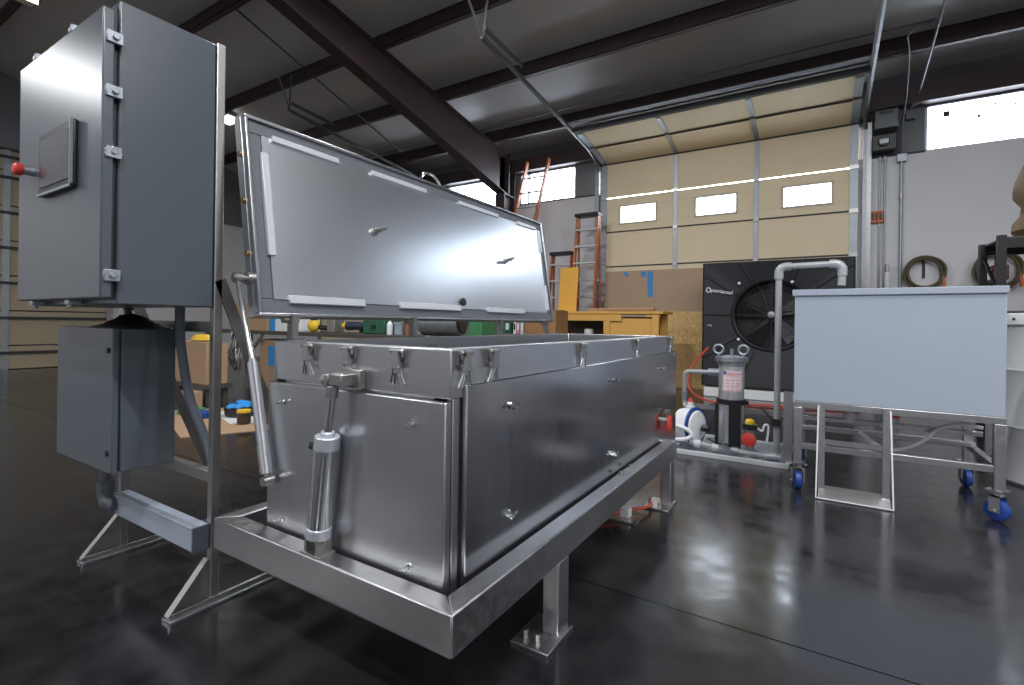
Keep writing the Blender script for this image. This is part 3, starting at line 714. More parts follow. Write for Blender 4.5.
for a0, a1, z0, z1, mt in ((-.52, -.25, .632, .662, INKB), (-.2, .95, .637, .645, INKR), (-.2, .7, .622, .628, INKR), (-.48, .95, .585, .592, INKR), (-.48, .95, .560, .566, INKR), (-.48, .95, .535, .541, INKR), (-.5, .95, .505, .513, INKR)):
    vs = []
    for i in range(5):
        a = -PI/2 + a0 + (a1 - a0)*i/4; vs += [(fx + .1005*math.cos(a), fy + .1005*math.sin(a), z0), (fx + .1005*math.cos(a), fy + .1005*math.sin(a), z1)]
    part('printed_line', MB().add(vs, [(2*i, 2*i+2, 2*i+3, 2*i+1) for i in range(4)]), mt, lab)
ip = thing('inlet_pipe', 'bent grey pipe from the filter housing side down to the pump', 'pipe', (-1.0, 4.45, .3))
part('pipe', MB().tube([(fx - .09, fy, .637), (-.97, fy, .632)] + arc((-.965, fy, .592), (0, 0, 1), (-1, 0, 0), .04, 0, PI/2, 6) + [(-1.005, fy, .36), (-.98, 4.40, .33)], .019, 12), PVC_PIPE, ip)
part('fitting', MB().cyl((fx - .095, fy, .637), (fx - .18, fy, .636), .033, n=14), GALV, ip)
part('fitting', MB().cyl((-1.005, fy, .40), (-1.005, fy, .46), .027, n=14), GALV, ip)
pm = thing('pump', 'white round pump with blue ring and red-capped port, on the base tray', 'pump', (-.95, 4.33, .018))
part('casing', MB().lathe([(.02, -.13), (.09, -.125), (.135, -.085), (.15, -.01), (.15, .035), (.12, .07), (.04, .085)], (-.93, 4.36, .185), (1, -.35, .05), 28), WHITE_P, pm)
part('ring', MB().lathe([(.138, .0), (.156, .004), (.156, .022), (.138, .026)], (-.90, 4.352, .187), (1, -.35, .05), 28), BLUE, pm)
part('port', MB().cyl((-.935, 4.36, .32), (-.935, 4.36, .385), .024, n=14).cyl((-.935, 4.36, .335), (-.935, 4.36, .35), .036, n=14), WHITE_P, pm)
part('port_cap', MB().cyl((-.935, 4.36, .385), (-.935, 4.36, .415), .022, .013, n=14), RED, pm)
part('outlet', MB().cyl((-.83, 4.33, .18), (-.775, 4.315, .182), .028, n=12), BLACK, pm)
part('foot', MB().box(-1.02, -.86, 4.30, 4.44, .018, .06), GALV, pm)
solo('white_hose', MB().tube(smooth_path([(-1.25, 4.25, .20), (-1.05, 4.21, .205), (-.93, 4.19, .185), (-.885, 4.19, .145), (-.93, 4.18, .105), (-1.05, 4.2, .088), (-1.25, 4.25, .085)]), .016, 10), WHITE_P, 'white hose bent in a loop in front of the pump', 'hose')
mp_ = thing('manifold_pipe', 'run of grey low pipe fittings along the base tray, below the red valve knob', 'pipe', (-.6, 4.2, .018))
part('pipe', MB().tube([(-.90, 4.2, .085), (-.62, 4.19, .06), (-.40, 4.19, .055), (-.25, 4.2, .055)], .021, 12), PVC_PIPE, mp_)
for x, z in ((-.84, .078), (-.70, .068), (-.56, .058), (-.42, .055), (-.30, .055)):
    part('coupling', MB().cyl((x - .025, 4.195, z), (x + .025, 4.195, z), .031, n=12), DRUM if x < -.6 else GALV, mp_)
part('lever', MB().bar((-.70, 4.19, .10), (-.60, 4.15, .115), .018, .008).bar((-.76, 4.19, .13), (-.70, 4.19, .10), .014, .008), BLACK, mp_)
part('lever', MB().bar((-.66, 4.16, .12), (-.55, 4.13, .06), .014, .008), GALV, mp_)
rv = thing('actuated_valve', 'valve with round red knob, black collar and yellow cap, beside the filter housing', 'valve', (-.463, 4.22, .06))
part('body', MB().cyl((-.463, 4.22, .07), (-.463, 4.22, .26), .034, n=16), GALV, rv)
part('knob', MB().lathe([(.03, 0), (.050, .005), (.054, .02), (.050, .036), (.03, .042)], (-.463, 4.196, .162), (0, -1, .1), 20), RED, rv, label='round red knob')
part('collar', MB().lathe([(.04, .235), (.056, .238), (.056, .275), (.04, .278)], (-.463, 4.22, 0), (0, 0, 1), 20), BLACK, rv)
part('cap', MB().lathe([(.034, .278), (.034, .30), (.022, .312), (.005, .316)], (-.463, 4.22, 0), (0, 0, 1), 16), YELLOW, rv, label='yellow cap')
part('air_tube', MB().tube(smooth_path([(-.41, 4.22, .25), (-.375, 4.21, .235), (-.36, 4.21, .28), (-.335, 4.22, .27), (-.345, 4.22, .15)]), .008, 8), WHITE_P, rv)
ov = thing('overflow_pipe', 'tall grey return pipe bending over the rim of the pale supply tank', 'pipe', (-.279, 4.27, .05))
yo = 4.27; rr = .0225
part('riser', MB().cyl((-.282, yo, .05), (-.282, yo, 1.43), rr, n=16), PVC_PIPE, ov)
part('run', MB().cyl((-.23, yo, 1.482), (.07, yo, 1.488), rr, n=16), PVC_PIPE, ov)
part('elbow', MB().tube([(-.282, yo, 1.40)] + arc((-.232, yo, 1.432), (-1, 0, 0), (0, 0, 1), .05, 0, PI/2, 8) + [(-.20, yo, 1.482)], .031, 16), PVC_PIPE, ov)
part('elbow', MB().tube([(.04, yo, 1.488)] + arc((.07, yo, 1.438), (0, 0, 1), (1, 0, 0), .05, 0, PI/2, 8) + [(.12, yo, 1.40)], .031, 16), PVC_PIPE, ov)
part('outlet', MB().cyl((.12, yo, 1.41), (.115, yo, 1.33), rr*1.12, n=16), PVC_PIPE, ov)
for z in (.30, 1.41): part('collar', MB().cyl((-.282, yo, z - .02), (-.282, yo, z + .02), .032, n=14), PVC_PIPE, ov)
part('tee', MB().cyl((-.282, yo - .01, .055), (-.42, 4.2, .055), .028, n=12), PVC_PIPE, ov)
part('lever_valve', MB().box(-.315, -.25, yo - .05, yo - .02, .28, .33).bar((-.30, yo - .06, .32), (-.39, yo - .08, .42), .022, .01), BLACK, ov)

# red hose on the floor behind the skid
solo('air_hose', MB().tube(smooth_path([(-1.36, 7.45, .72), (-1.47, 7.25, .55), (-1.55, 7.1, .36), (-1.52, 7.0, .18), (-1.38, 7.0, .06), (-1.15, 7.0, .02), (-.6, 7.1, .02), (.0, 7.3, .02), (.4, 7.4, .02)]), .017, 8), REDH, 'red air hose hanging off the black cooler and trailing along the floor', 'hose')

# ================================================================== BLACK EVAPORATIVE COOLER
CY0, CY1 = 7.72, 8.35; cx0, cx1, cz0, cz1 = -1.505, .36, .15, 1.945; fcx, fcz, fr_ = -.60, 1.19, .475
co = thing('evaporative_cooler', 'big black moulded evaporative cooler with a round fan opening, by the garage door', 'cooler', ((cx0+cx1)/2, (CY0+CY1)/2, .13))
# front: square plate with round hole, drawn in towards the hole (shallow funnel)
n = 64; vs = []; fs = []
def sq(a):
    c, s_ = math.cos(a), math.sin(a); hx0, hx1, hz0, hz1 = fcx - cx0, cx1 - fcx, fcz - cz0, cz1 - fcz
    tx = (hx1 if c > 0 else hx0)/max(abs(c), 1e-6); tz = (hz1 if s_ > 0 else hz0)/max(abs(s_), 1e-6); t = min(tx, tz); return fcx + c*t, fcz + s_*t
angs = sorted([2*PI*i/n for i in range(n)] + [math.atan2(zz_ - fcz, xx - fcx) % (2*PI) for xx in (cx0, cx1) for zz_ in (cz0, cz1)])
n = len(angs)
for a in angs:
    x, z = sq(a); c, s_ = math.cos(a), math.sin(a)
    vs += [(x, CY1, z), (x, CY0 + .02, z), (fcx + (x-fcx)*.97, CY0, fcz + (z-fcz)*.97), (fcx + c*(fr_+.05), CY0 + .055, fcz + s_*(fr_+.05)),
           (fcx + c*(fr_+.02), CY0 + .03, fcz + s_*(fr_+.02)), (fcx + c*fr_, CY0 + .045, fcz + s_*fr_), (fcx + c*fr_, CY0 + .30, fcz + s_*fr_)]
for i in range(n):
    j = (i+1) % n
    for k in range(6): fs.append((i*7+k, j*7+k, j*7+k+1, i*7+k+1))
fs.append(tuple(i*7 for i in range(n))); fs.append(tuple(i*7+6 for i in range(n))[::-1])
part('housing', MB().add(vs, fs), BLACKM, co)
for a in (2.55, 2.05, 1.12, .62, 3.12, 3.75, -.55, .05, 4.3):
    x, z = sq(a); c, s_ = math.cos(a), math.sin(a)
    p0 = Vector((fcx + c*(fr_+.06), CY0 + .046, fcz + s_*(fr_+.06))); p1 = Vector((fcx + (x-fcx)*.965, CY0 - .004, fcz + (z-fcz)*.965))
    part('moulded_rib', MB().bar(p0, p1, .05, .03, (0, 1, 0)), BLACKM, co, .008)
for rg in (.10, .18, .26, .34, .42):
    part('grille_ring', MB().tube([(fcx + rg*math.cos(2*PI*i/36), CY0 + .05, fcz + rg*math.sin(2*PI*i/36)) for i in range(36)], .003, 5, True), BLACK, co)
for i in range(16):
    a = 2*PI*i/16; part('grille_spoke', MB().cyl((fcx + .04*math.cos(a), CY0 + .056, fcz + .04*math.sin(a)), (fcx + fr_*math.cos(a), CY0 + .056, fcz + fr_*math.sin(a)), .0035 if i % 4 else .006, n=5), BLACKM, co)
part('hub', MB().lathe([(.02, 0), (.045, .004), (.05, .02), (.05, .05)], (fcx, CY0 + .04, fcz), (0, 1, 0), 20), STAND, co)
for i in range(5):
    a = 2*PI*i/5 + .4; c, s_ = math.cos(a), math.sin(a); q = Vector((c, 0, s_)); tq = Vector((-s_, 0, c)); o_ = Vector((fcx, CY0 + .16, fcz))
    part('fan_blade', MB().ext([o_ + q*.05 + tq*.04, o_ + q*.44 + tq*.13 + Vector((0, .05, 0)), o_ + q*.44 - tq*.12 - Vector((0, .05, 0)), o_ + q*.05 - tq*.04], (0, .006, 0)), BLACK, co)
part('reservoir', MB().box(cx0 + .04, cx1 - .04, CY0 + .06, CY1 + .02, .13, .34), BLACKM, co, .02)
for x, z in ((fcx - .33, fcz + .40), (fcx + .33, fcz + .40), (fcx - .33, fcz - .40)): part('bolt', MB().cyl((x - .08, CY0 + .03, z + .05), (x - .08, CY0 + .01, z + .05), .02, n=10), INK, co)
# lettering and roundel on the cooler
def lettering(txt, size, mat, parent, mw, name='lettering', extrude=.0012):
    cu = bpy.data.curves.new('lettering', 'FONT'); cu.body = txt; cu.size = size; cu.extrude = extrude; cu.align_x = 'LEFT'; cu.offset = .0015
    to = bpy.data.objects.new('lettering_tmp', cu); COL.objects.link(to)
    dg = bpy.context.evaluated_depsgraph_get(); me = bpy.data.meshes.new_from_object(to.evaluated_get(dg)); bpy.data.objects.remove(to)
    me.transform(Matrix.Translation(-OFF[parent]) @ mw); me.materials.clear(); me.materials.append(mat)
    o = bpy.data.objects.new(name, me); COL.objects.link(o); o.parent = parent; OFF[o] = OFF[parent]; return o
rotv = Matrix.Translation((-1.385, CY0 - .006, 1.525)) @ Matrix.Rotation(.16, 4, 'Y') @ Matrix.Rotation(PI/2, 4, 'X')
lettering('portacool', .075, INK, co, rotv)
part('roundel', MB().tube([(-1.42 + .028*math.cos(2*PI*i/20), CY0 - .004, 1.55 + .034*math.sin(2*PI*i/20)) for i in range(20)], .009, 6, True), INK, co)
part('sticker', MB().tube(arc((-1.40, CY0 - .004, 1.01), (1, 0, 0), (0, 0, 1), .03, .2, 2.6, 8), .006, 6), INK, co)
solo('white_base_block', MB().box(-1.46, .34, 7.66, 8.3, 0, .13), WHITE_P, 'long low white block under the black cooler', 'block', bevel=.01)

# ================================================================== BACK WALL FITTINGS
op = thing('door_operator', 'grey motor box of the door operator, high beside the garage door', 'motor', (.73, 8.8, 3.5))
part('case', MB().box(.60, .87, 8.68, 8.90, 3.84, 4.10), PAINT, op, .01)
part('cover_vent', MB().box(.66, .81, 8.67, 8.685, 4.04, 4.075), BLACK, op)
part('gearbox', MB().box(.58, .84, 8.70, 8.90, 3.54, 3.76).cyl((.71, 8.66, 3.66), (.71, 8.70, 3.66), .07, n=16), BLACK, op, .008)
part('plate', MB().box(.54, .90, 8.88, 8.955, 3.51, 4.14), DKSEAM, op)
part('chain_guard', MB().box(.66, .76, 8.65, 8.70, 3.62, 3.68), GALV, op)
for x, top, nm in ((.685, 3.50, 'left'), (.743, 3.50, 'right')):
    solo('wall_conduit', MB().cyl((x, 8.885, 0), (x, 8.885, top), .013, n=10).cyl((x, 8.885, 3.42), (x, 8.885, 3.47), .022, n=10), GALV, 'thin grey wall conduit under the door operator, %s of the pair' % nm, 'conduit', 'paired conduits under the operator')
wc = thing('wall_conduit', 'single thicker wall conduit with a box at the ledge, right of the operator', 'conduit', (.93, 8.87, 0))
part('pipe', MB().cyl((.93, 8.875, 0), (.93, 8.875, 3.42), .02, n=12), GALV, wc)
part('coupling', MB().cyl((.93, 8.875, 2.86), (.93, 8.875, 2.92), .028, n=12), STAND, wc)
part('box', MB().box(.875, .985, 8.83, 8.90, 3.38, 3.49), GALV, wc, .005)
ob = thing('switch_box', 'orange-red push button box on the white wall beside the garage door', 'switch', (.652, 8.88, 2.54))
part('case', MB().box(.578, .728, 8.845, 8.90, 2.545, 2.715), ORANGE, ob, .006)
for i in range(3): part('button', MB().box(.592 + i*.045, .620 + i*.045, 8.836, 8.846, 2.58, 2.69), BLACK, ob)
vp = thing('vent_pipe', 'short white standpipe with a grey valve on top, against the white wall', 'pipe', (.775, 8.8, 0))
part('pipe', MB().cyl((.775, 8.80, 0), (.775, 8.80, 1.82), .032, n=14), WHITE_P, vp)
part('valve', MB().cyl((.775, 8.80, 1.82), (.775, 8.80, 1.93), .025, n=10).bar((.775, 8.78, 1.90), (.83, 8.77, 1.96), .02, .012), CAST, vp)
def coil(cx, cz, r, lab):
    t = thing('hose_coil', lab, 'hose', (cx, 8.82, cz - r), 'hose coils on the back wall')
    for k in range(5):
        rr_ = r - .012*k + .006*math.sin(k*2.1); pts = []
        for i in range(32):
            a = 2*PI*i/32; pts.append((cx + rr_*math.cos(a)*.95 + .006*math.sin(3*a + k), 8.80 + .018*(k % 3) + .006*math.cos(2*a), cz + rr_*math.sin(a) + .006*math.cos(2*a + k)))
        part('loop', MB().tube(pts, .016, 8, True), HOSE, t)
    part('hanging_end', MB().cyl((cx + r*.85, 8.81, cz - .05), (cx + r*.9, 8.80, cz - .22), .02, n=10), ORANGE, t)
    h = thing('hose_hook', 'dark peg bracket holding the %s coil of hose on the white wall' % ('left' if cx < 1.5 else 'right'), 'hook', (cx, 8.89, cz + r - .15), 'hose hooks')
    part('plate', MB().box(cx - .016, cx + .016, 8.888, 8.90, cz + r - .30, cz + r - .02), BLACK, h)
    part('peg', MB().cyl((cx, 8.89, cz + r - .085), (cx, 8.72, cz + r - .065), .014, n=8), BLACK, h)
coil(1.19, 1.79, .235, 'coil of dark hose hung on the white wall, left of two, above the supply tank')
coil(1.93, 1.80, .25, 'coil of dark hose hung on the white wall, right of two, partly behind the rack')
mb_ = thing('wall_motor', 'maroon and white boxy fitting inside the right hose coil', 'fitting', (1.86, 8.7, 1.6))
part('case', MB().box(1.84, 1.99, 8.60, 8.78, 1.66, 1.85), M('maroon', (.10, .03, .035), .5), mb_, .01)
part('white_cap', MB().box(1.74, 1.83, 8.62, 8.78, 1.66, 1.80), WHITE_P, mb_, .01)
part('bracket', MB().box(1.78, 1.96, 8.78, 8.90, 1.70, 1.76), BLACK, mb_)

# ================================================================== RIGHT EDGE: rack, bundle, drum
rk = thing('storage_rack', 'black steel storage rack at the right edge, behind the supply tank', 'rack', (1.7, 6.2, 0))
for x, y in ((1.335, 6.0), (1.335, 6.6), (2.5, 6.0), (2.5, 6.6)): part('post', MB().box(x - .03, x + .03, y - .03, y + .03, 0, 1.86), BLACK, rk, .003)
for z in (.5, 1.15, 1.80):
    for y in (6.0, 6.6): part('beam', MB().box(1.335, 2.5, y - .02, y + .02, z - .05, z + .03), BLACK, rk)
    part('deck', MB().box(1.34, 2.5, 5.99, 6.61, z + .03, z + .045), DKBENCH, rk)
for z in (.25, 1.5): part('side_brace', MB().bar((1.335, 6.0, z - .2), (1.335, 6.6, z + .25), .02, .03), BLACK, rk)
bw = MB(); vs = []; fs = []; n, k = 16, 9
for j in range(k + 1):
    z = 1.846 + .70*j/k; sc_ = .23*(1 + .10*math.sin(j*1.3)) * (1 if 0 < j < k else .86)
    for i in range(n):
        a = 2*PI*i/n; q = (abs(math.cos(a))**4 + abs(math.sin(a))**4)**-.25; vs.append((1.80 + (sc_*q + random.uniform(-.012, .012))*1.25*math.cos(a), 6.3 + sc_*q*math.sin(a), z))
fs = [(j*n+i, j*n+(i+1) % n, (j+1)*n+(i+1) % n, (j+1)*n+i) for j in range(k) for i in range(n)] + [tuple(range(n))[::-1], tuple(range(k*n, k*n+n))]
bn = thing('wrapped_bundle', 'brown paper-wrapped bundle on top of the black rack', 'bundle', (1.80, 6.3, 1.846))
part('wrap', MB().add(vs, fs), WRAP, bn)
part('yellow_tag', MB().box(1.56, 1.61, 6.02, 6.05, 2.36, 2.42), YELLOW, bn)
dm = thing('drum', 'pale upright drum with ringed rim at the right edge, behind the supply tank', 'drum', (1.36, 4.72, 0))
part('shell', MB().lathe([(.29, 0), (.305, .02), (.30, .05), (.30, .36), (.308, .38), (.30, .40), (.30, .74), (.308, .76), (.30, .78), (.30, 1.08)], (1.36, 4.72, 0), (0, 0, 1), 36), DRUM, dm)
part('rim', MB().lathe([(.30, 1.06), (.318, 1.065), (.322, 1.10), (.318, 1.135), (.29, 1.14), (.28, 1.125), (.02, 1.12)], (1.36, 4.72, 0), (0, 0, 1), 36), WHITE_P, dm)
for i in range(24):
    a = 2*PI*i/24; part('rivet', MB().cyl((1.36 + .318*math.cos(a), 4.72 + .318*math.sin(a), 1.10), (1.36 + .328*math.cos(a), 4.72 + .328*math.sin(a), 1.10), .009, n=6), BLACK, dm)

# ================================================================== BACK LEFT: boards, bench, ladders
def sheet(name, x0, x1, z0, z1, y0, y1, th, mat, label, cat):
    return solo(name, MB().ext([(x0, y0, z0), (x0, y0 + th, z0), (x0, y1 + th, z1), (x0, y1, z1)], (x1 - x0, 0, 0)), mat, label, cat)
sheet('strand_board', -2.62, -1.56, 0.0, 1.26, 8.45, 8.62, .018, OSB, 'orange-yellow strand board sheet leaning left of the black cooler', 'board')
bb = sheet('hardboard_sheet', -3.42, -1.62, 0.0, 2.0, 8.56, 8.78, .014, CARD2, 'large brown board leaning against the garage door, blue tape on it', 'board')
yb_ = lambda z: 8.56 + .11*z - .004
for x0, x1, z0, z1 in ((-2.62, -2.53, 1.52, 1.98), (-2.74, -2.66, 1.88, 1.98), (-3.05, -2.98, 1.90, 1.98)):
    part('tape', MB().ext([(x0, yb_(z0), z0), (x1, yb_(z0), z0), (x1 - .02, yb_(z1), z1), (x0 - .03, yb_(z1), z1)], (0, .003, 0)), BLUETAPE, bb)
wbn = thing('pine_workbench', 'yellow pine workbench in front of the brown leaning board', 'workbench', (-3.0, 7.6, 0))
part('top', MB().box(-4.0, -1.98, 7.36, 7.93, 1.19, 1.23), PINE, wbn, .004)
part('apron', MB().box(-3.97, -2.62, 7.375, 7.405, 1.08, 1.19), PINE, wbn, .003)
for x in (-3.9, -2.86, -2.1):
    for y in (7.41, 7.86): part('leg', MB().box(x - .05, x + .05, y - .03, y + .03, 0, 1.19), PINE, wbn, .003)
part('shelf', MB().box(-3.95, -2.05, 7.42, 7.86, .42, .45), PINE, wbn)
part('side_panel', MB().box(-2.81, -2.1, 7.41, 7.425, .45, 1.12), PINE, wbn)
part('back_panel', MB().box(-3.95, -2.05, 7.87, 7.885, .45, 1.15), DKBENCH, wbn)
solo('paper_roll', MB().cyl((-2.9, 7.55, 1.262), (-2.15, 7.50, 1.262), .032, n=14), CARD, 'pale tan roll lying on the pine workbench', 'roll')
solo('plank', MB().box(-3.3, -2.6, 7.62, 7.75, 1.23, 1.29), CARD, 'brown plank lying flat on the pine workbench', 'plank', bevel=.003)
solo('yellow_bottle', MB().lathe([(.05, 0), (.055, .01), (.055, .30), (.02, .36), (.02, .42)], (-3.55, 7.6, .45), (0, 0, 1), 16), YELLOW, 'tall yellow bottle on the shelf inside the pine workbench', 'bottle')
solo('white_can', MB().lathe([(.07, 0), (.075, .01), (.075, .48), (.06, .5)], (-3.25, 7.6, .45), (0, 0, 1), 16), WHITE_P, 'white can on the shelf inside the pine workbench', 'can')
solo('orange_panel', MB().ext([(-3.90, 7.76, 1.23), (-3.56, 7.76, 1.23), (-3.56, 7.84, 2.0), (-3.90, 7.84, 2.0)], (0, .02, 0)), PLYY, 'upright orange-yellow panel standing on the workbench before the ladders', 'panel')
def stepladder(xa, xb, ztop, y, lab, spread, n):
    t = thing('stepladder', lab, 'ladder', ((xa+xb)/2, y - .2, 0), 'orange stepladders')
    xm = (xa + xb)/2; tilt = .12*ztop
    def px(s, z): h0 = (xb - xa)/2; return xm + s*(h0 + spread*(ztop - z)/ztop)
    for s_ in (-1, 1):
        part('rail', MB().bar((px(s_, 0), y - tilt, 0), (px(s_, ztop), y, ztop - .03), .03, .08, (0, 1, 0)), FIBRE, t)
        part('rear_rail', MB().bar((px(s_, 0), y + .12, 0), (px(s_, ztop)*1.0, y + .06, ztop - .06), .025, .05, (0, 1, 0)), FIBRE, t)
    for i in range(1, n):
        z = i*.305
        if z > ztop - .12: break
        yy = y - tilt*(1 - z/ztop)
        part('step', MB().box(px(-1, z), px(1, z), yy - .05, yy + .04, z - .03, z), LALU, t)
        if i % 2 == 0: part('rear_bar', MB().box(px(-1, z), px(1, z), y + .08, y + .10, z - .02, z + .01), LALU, t)
    part('top_cap', MB().box(xa - .03, xb + .03, y - .09, y + .12, ztop - .06, ztop), BLACK, t, .01)
stepladder(-3.82, -3.42, 3.03, 8.36, 'tall orange stepladder beside the left edge of the garage door', .03, 10)
stepladder(-4.32, -3.93, 2.36, 8.34, 'shorter orange stepladder behind the upright orange panel', .03, 8)
el = thing('extension_ladder', 'long orange extension ladder leaning up under the high window', 'ladder', (-5.3, 7.9, 0))
def er(q, s_): return Vector((-5.60 + .54*q + (0 if s_ < 0 else .49), 7.75 + .88*q, 4.27*q))
for s_ in (-1, 1): part('rail', MB().bar(er(0, s_), er(1, s_), .035, .085, (0, 1, 0)), FIBRE, el)
for i in range(1, 14): part('rung', MB().cyl(er(i/14.2, -1), er(i/14.2, 1), .019, n=8), LALU, el)
for i in range(1, 9): part('rung', MB().cyl(er(i/14.2 + .035, -1) + Vector((0, .06, 0)), er(i/14.2 + .035, 1) + Vector((0, .06, 0)), .016, n=8), LALU, el)

# ================================================================== LONG DARK BENCH WITH CLUTTER BEHIND THE TANK
bx0, bx1, by0, by1, bz = -8.7, -3.0, 4.25, 5.05, .86
db = thing('steel_bench', 'long dark workbench covered in parts, behind the open tank', 'workbench', ((bx0+bx1)/2, 4.6, 0))
part('top', MB().box(bx0, bx1, by0, by1, bz - .05, bz), DKBENCH, db, .004)
for x in (bx0 + .1, -7.4, -4.9, bx1 - .1):
    for y in (by0 + .06, by1 - .06): part('leg', MB().box(x - .035, x + .035, y - .035, y + .035, 0, bz - .05), STAND, db)
part('stretcher', MB().box(bx0 + .1, bx1 - .1, by1 - .08, by1 - .04, .3, .35), STAND, db)
part('diagonal', MB().bar((-7.4, by0 + .06, .5), (-7.05, by0 + .06, .81), .03, .04), STAND, db)
def carton(name, x0, x1, y0, y1, z0, z1, mat, lab, cat='box', tape=None):
    t = thing(name, lab, cat, ((x0+x1)/2, (y0+y1)/2, z0))
    part('carton', MB().box(x0, x1, y0, y1, z0, z1), mat, t, .004)
    part('flap', MB().ext([(x0, y0, z1), (x1, y0, z1), (x1, y0 + (y1-y0)*.49, z1 + .012), (x0, y0 + (y1-y0)*.49, z1 + .012)], (0, 0, .004)), mat, t)
    part('flap', MB().ext([(x0, y1, z1), (x1, y1, z1), (x1, y0 + (y1-y0)*.51, z1 + .012), (x0, y0 + (y1-y0)*.51, z1 + .012)], (0, 0, .004)), mat, t)
    if tape: part('tape', MB().box(*tape), BLUETAPE, t)
    return t
carton('cardboard_box', -8.15, -7.1, 4.4, 4.9, bz, 1.24, CARD, 'tall brown carton on the dark bench left of the raised lid')
carton('white_carton', -7.02, -6.45, 4.45, 4.85, bz, 1.12, WHITE_P, 'white carton with a blue tape end on the dark bench', tape=(-7.08, -6.96, 4.44, 4.449, bz, 1.06))
yl = thing('yellow_grinder', 'round yellow power tool with dark handle on the dark bench', 'tool', (-6.1, 4.5, bz))
part('head', MB().ell((-6.12, 4.5, bz + .09), (.10, .08, .09)), YELLOW, yl); part('grip', MB().cyl((-6.06, 4.52, bz + .08), (-5.86, 4.56, bz + .05), .035, n=12), BLACK, yl); part('cap', MB().cyl((-6.12, 4.5, bz + .17), (-6.12, 4.5, bz + .20), .05, n=14), BLACK, yl)
gp = thing('vise_column', 'grey steel post block standing on the dark bench', 'block', (-5.72, 4.55, bz))
part('block', MB().box(-5.80, -5.64, 4.47, 4.63, bz, bz + .24), STAND, gp, .01); part('jaw', MB().box(-5.83, -5.61, 4.45, 4.66, bz + .24, bz + .30), STAND, gp, .006)
y2 = thing('drill', 'dark drill with a yellow front cap on the dark bench', 'tool', (-5.4, 4.5, bz))
part('motor', MB().cyl((-5.38, 4.48, bz + .10), (-5.08, 4.52, bz + .10), .06, .05, n=16), M('navy', (.02, .03, .06), .5), y2); part('nose', MB().cyl((-5.46, 4.47, bz + .10), (-5.38, 4.48, bz + .10), .035, .05, n=14), YELLOW, y2); part('handle', MB().bar((-5.16, 4.5, bz + .09), (-5.13, 4.5, bz + .02), .06, .03), BLACK, y2)
tc_ = thing('tool_case', 'dark green tool case lying on the bench behind the raised lid', 'case', (-4.85, 4.6, bz))
part('shell', MB().box(-5.06, -4.66, 4.45, 4.75, bz, bz + .19), DGREEN, tc_, .015); part('latch', MB().box(-4.9, -4.82, 4.44, 4.452, bz + .07, bz + .12), BLACK, tc_)
sl = thing('spray_bottle', 'slim pale bottle with yellow cap on the dark bench', 'bottle', (-4.57, 4.45, bz))
part('bottle', MB().lathe([(.035, 0), (.038, .01), (.038, .13), (.014, .165), (.014, .18)], (-4.57, 4.45, bz), (0, 0, 1), 16), WHITE_P, sl); part('cap', MB().cyl((-4.57, 4.45, bz + .18), (-4.57, 4.45, bz + .22), .018, n=12), YELLOW, sl)
ba = thing('blue_bin', 'small blue-grey parts bin on the dark bench', 'bin', (-4.42, 4.55, bz))
part('bin', MB().box(-4.5, -4.38, 4.46, 4.66, bz, bz + .15), PAINT_L, ba, .006); part('lip', MB().box(-4.505, -4.375, 4.455, 4.47, bz + .13, bz + .16), PAINT_L, ba)
tr = thing('terracotta_pot', 'brown clay-coloured tub on the dark bench beside the duct roll', 'tub', (-4.25, 4.5, bz))
part('tub', MB().lathe([(.06, 0), (.085, .16), (.092, .165), (.092, .19), (.08, .19), (.055, .02)], (-4.27, 4.5, bz), (0, 0, 1), 20), M('clay', (.35, .14, .07), .6), tr)
dc = thing('duct_roll', 'grey metal duct roll lying on the dark bench', 'duct', (-3.9, 4.6, bz))
part('drum', MB().lathe([(.16, 0), (.165, 0), (.165, .55), (.16, .55), (.15, .55), (.15, 0)], (-4.15, 4.62, bz + .1705), (1, .12, 0), 32), GALV, dc)
for i in range(9): part('corrugation', MB().lathe([(.163, 0), (.169, .008), (.163, .016)], (-4.12 + i*.055, 4.62 + i*.0066, bz + .1705), (1, .12, 0), 28), GALV, dc)
part('dark_core', MB().cyl((-3.62, 4.68, bz + .17), (-3.60, 4.685, bz + .17), .14, n=24), BLACK, dc)
gm = thing('green_cabinet', 'green painted steel cabinet standing behind the tank', 'cabinet', (-4.2, 5.5, 0))
part('carcass', MB().box(-4.66, -3.78, 5.3, 5.9, 0, 1.15), GREEN, gm, .01); part('door', MB().box(-4.64, -4.16, 5.28, 5.30, .06, 1.12), GREEN, gm, .004); part('door', MB().box(-4.13, -3.80, 5.28, 5.30, .06, 1.12), GREEN, gm, .004)
part('handle', MB().box(-4.21, -4.19, 5.255, 5.28, .7, .85), CHROME, gm)
sr = thing('side_rack', 'low shelf rack behind the tank far end', 'shelf', (-3.7, 6.2, 0))
part('shelf', MB().box(-4.45, -3.04, 6.0, 6.5, .84, .87), DKBENCH, sr)
for x in (-4.4, -3.09):
    for y in (6.03, 6.47): part('post', MB().box(x - .025, x + .025, y - .025, y + .025, 0, .84), DKBENCH, sr)
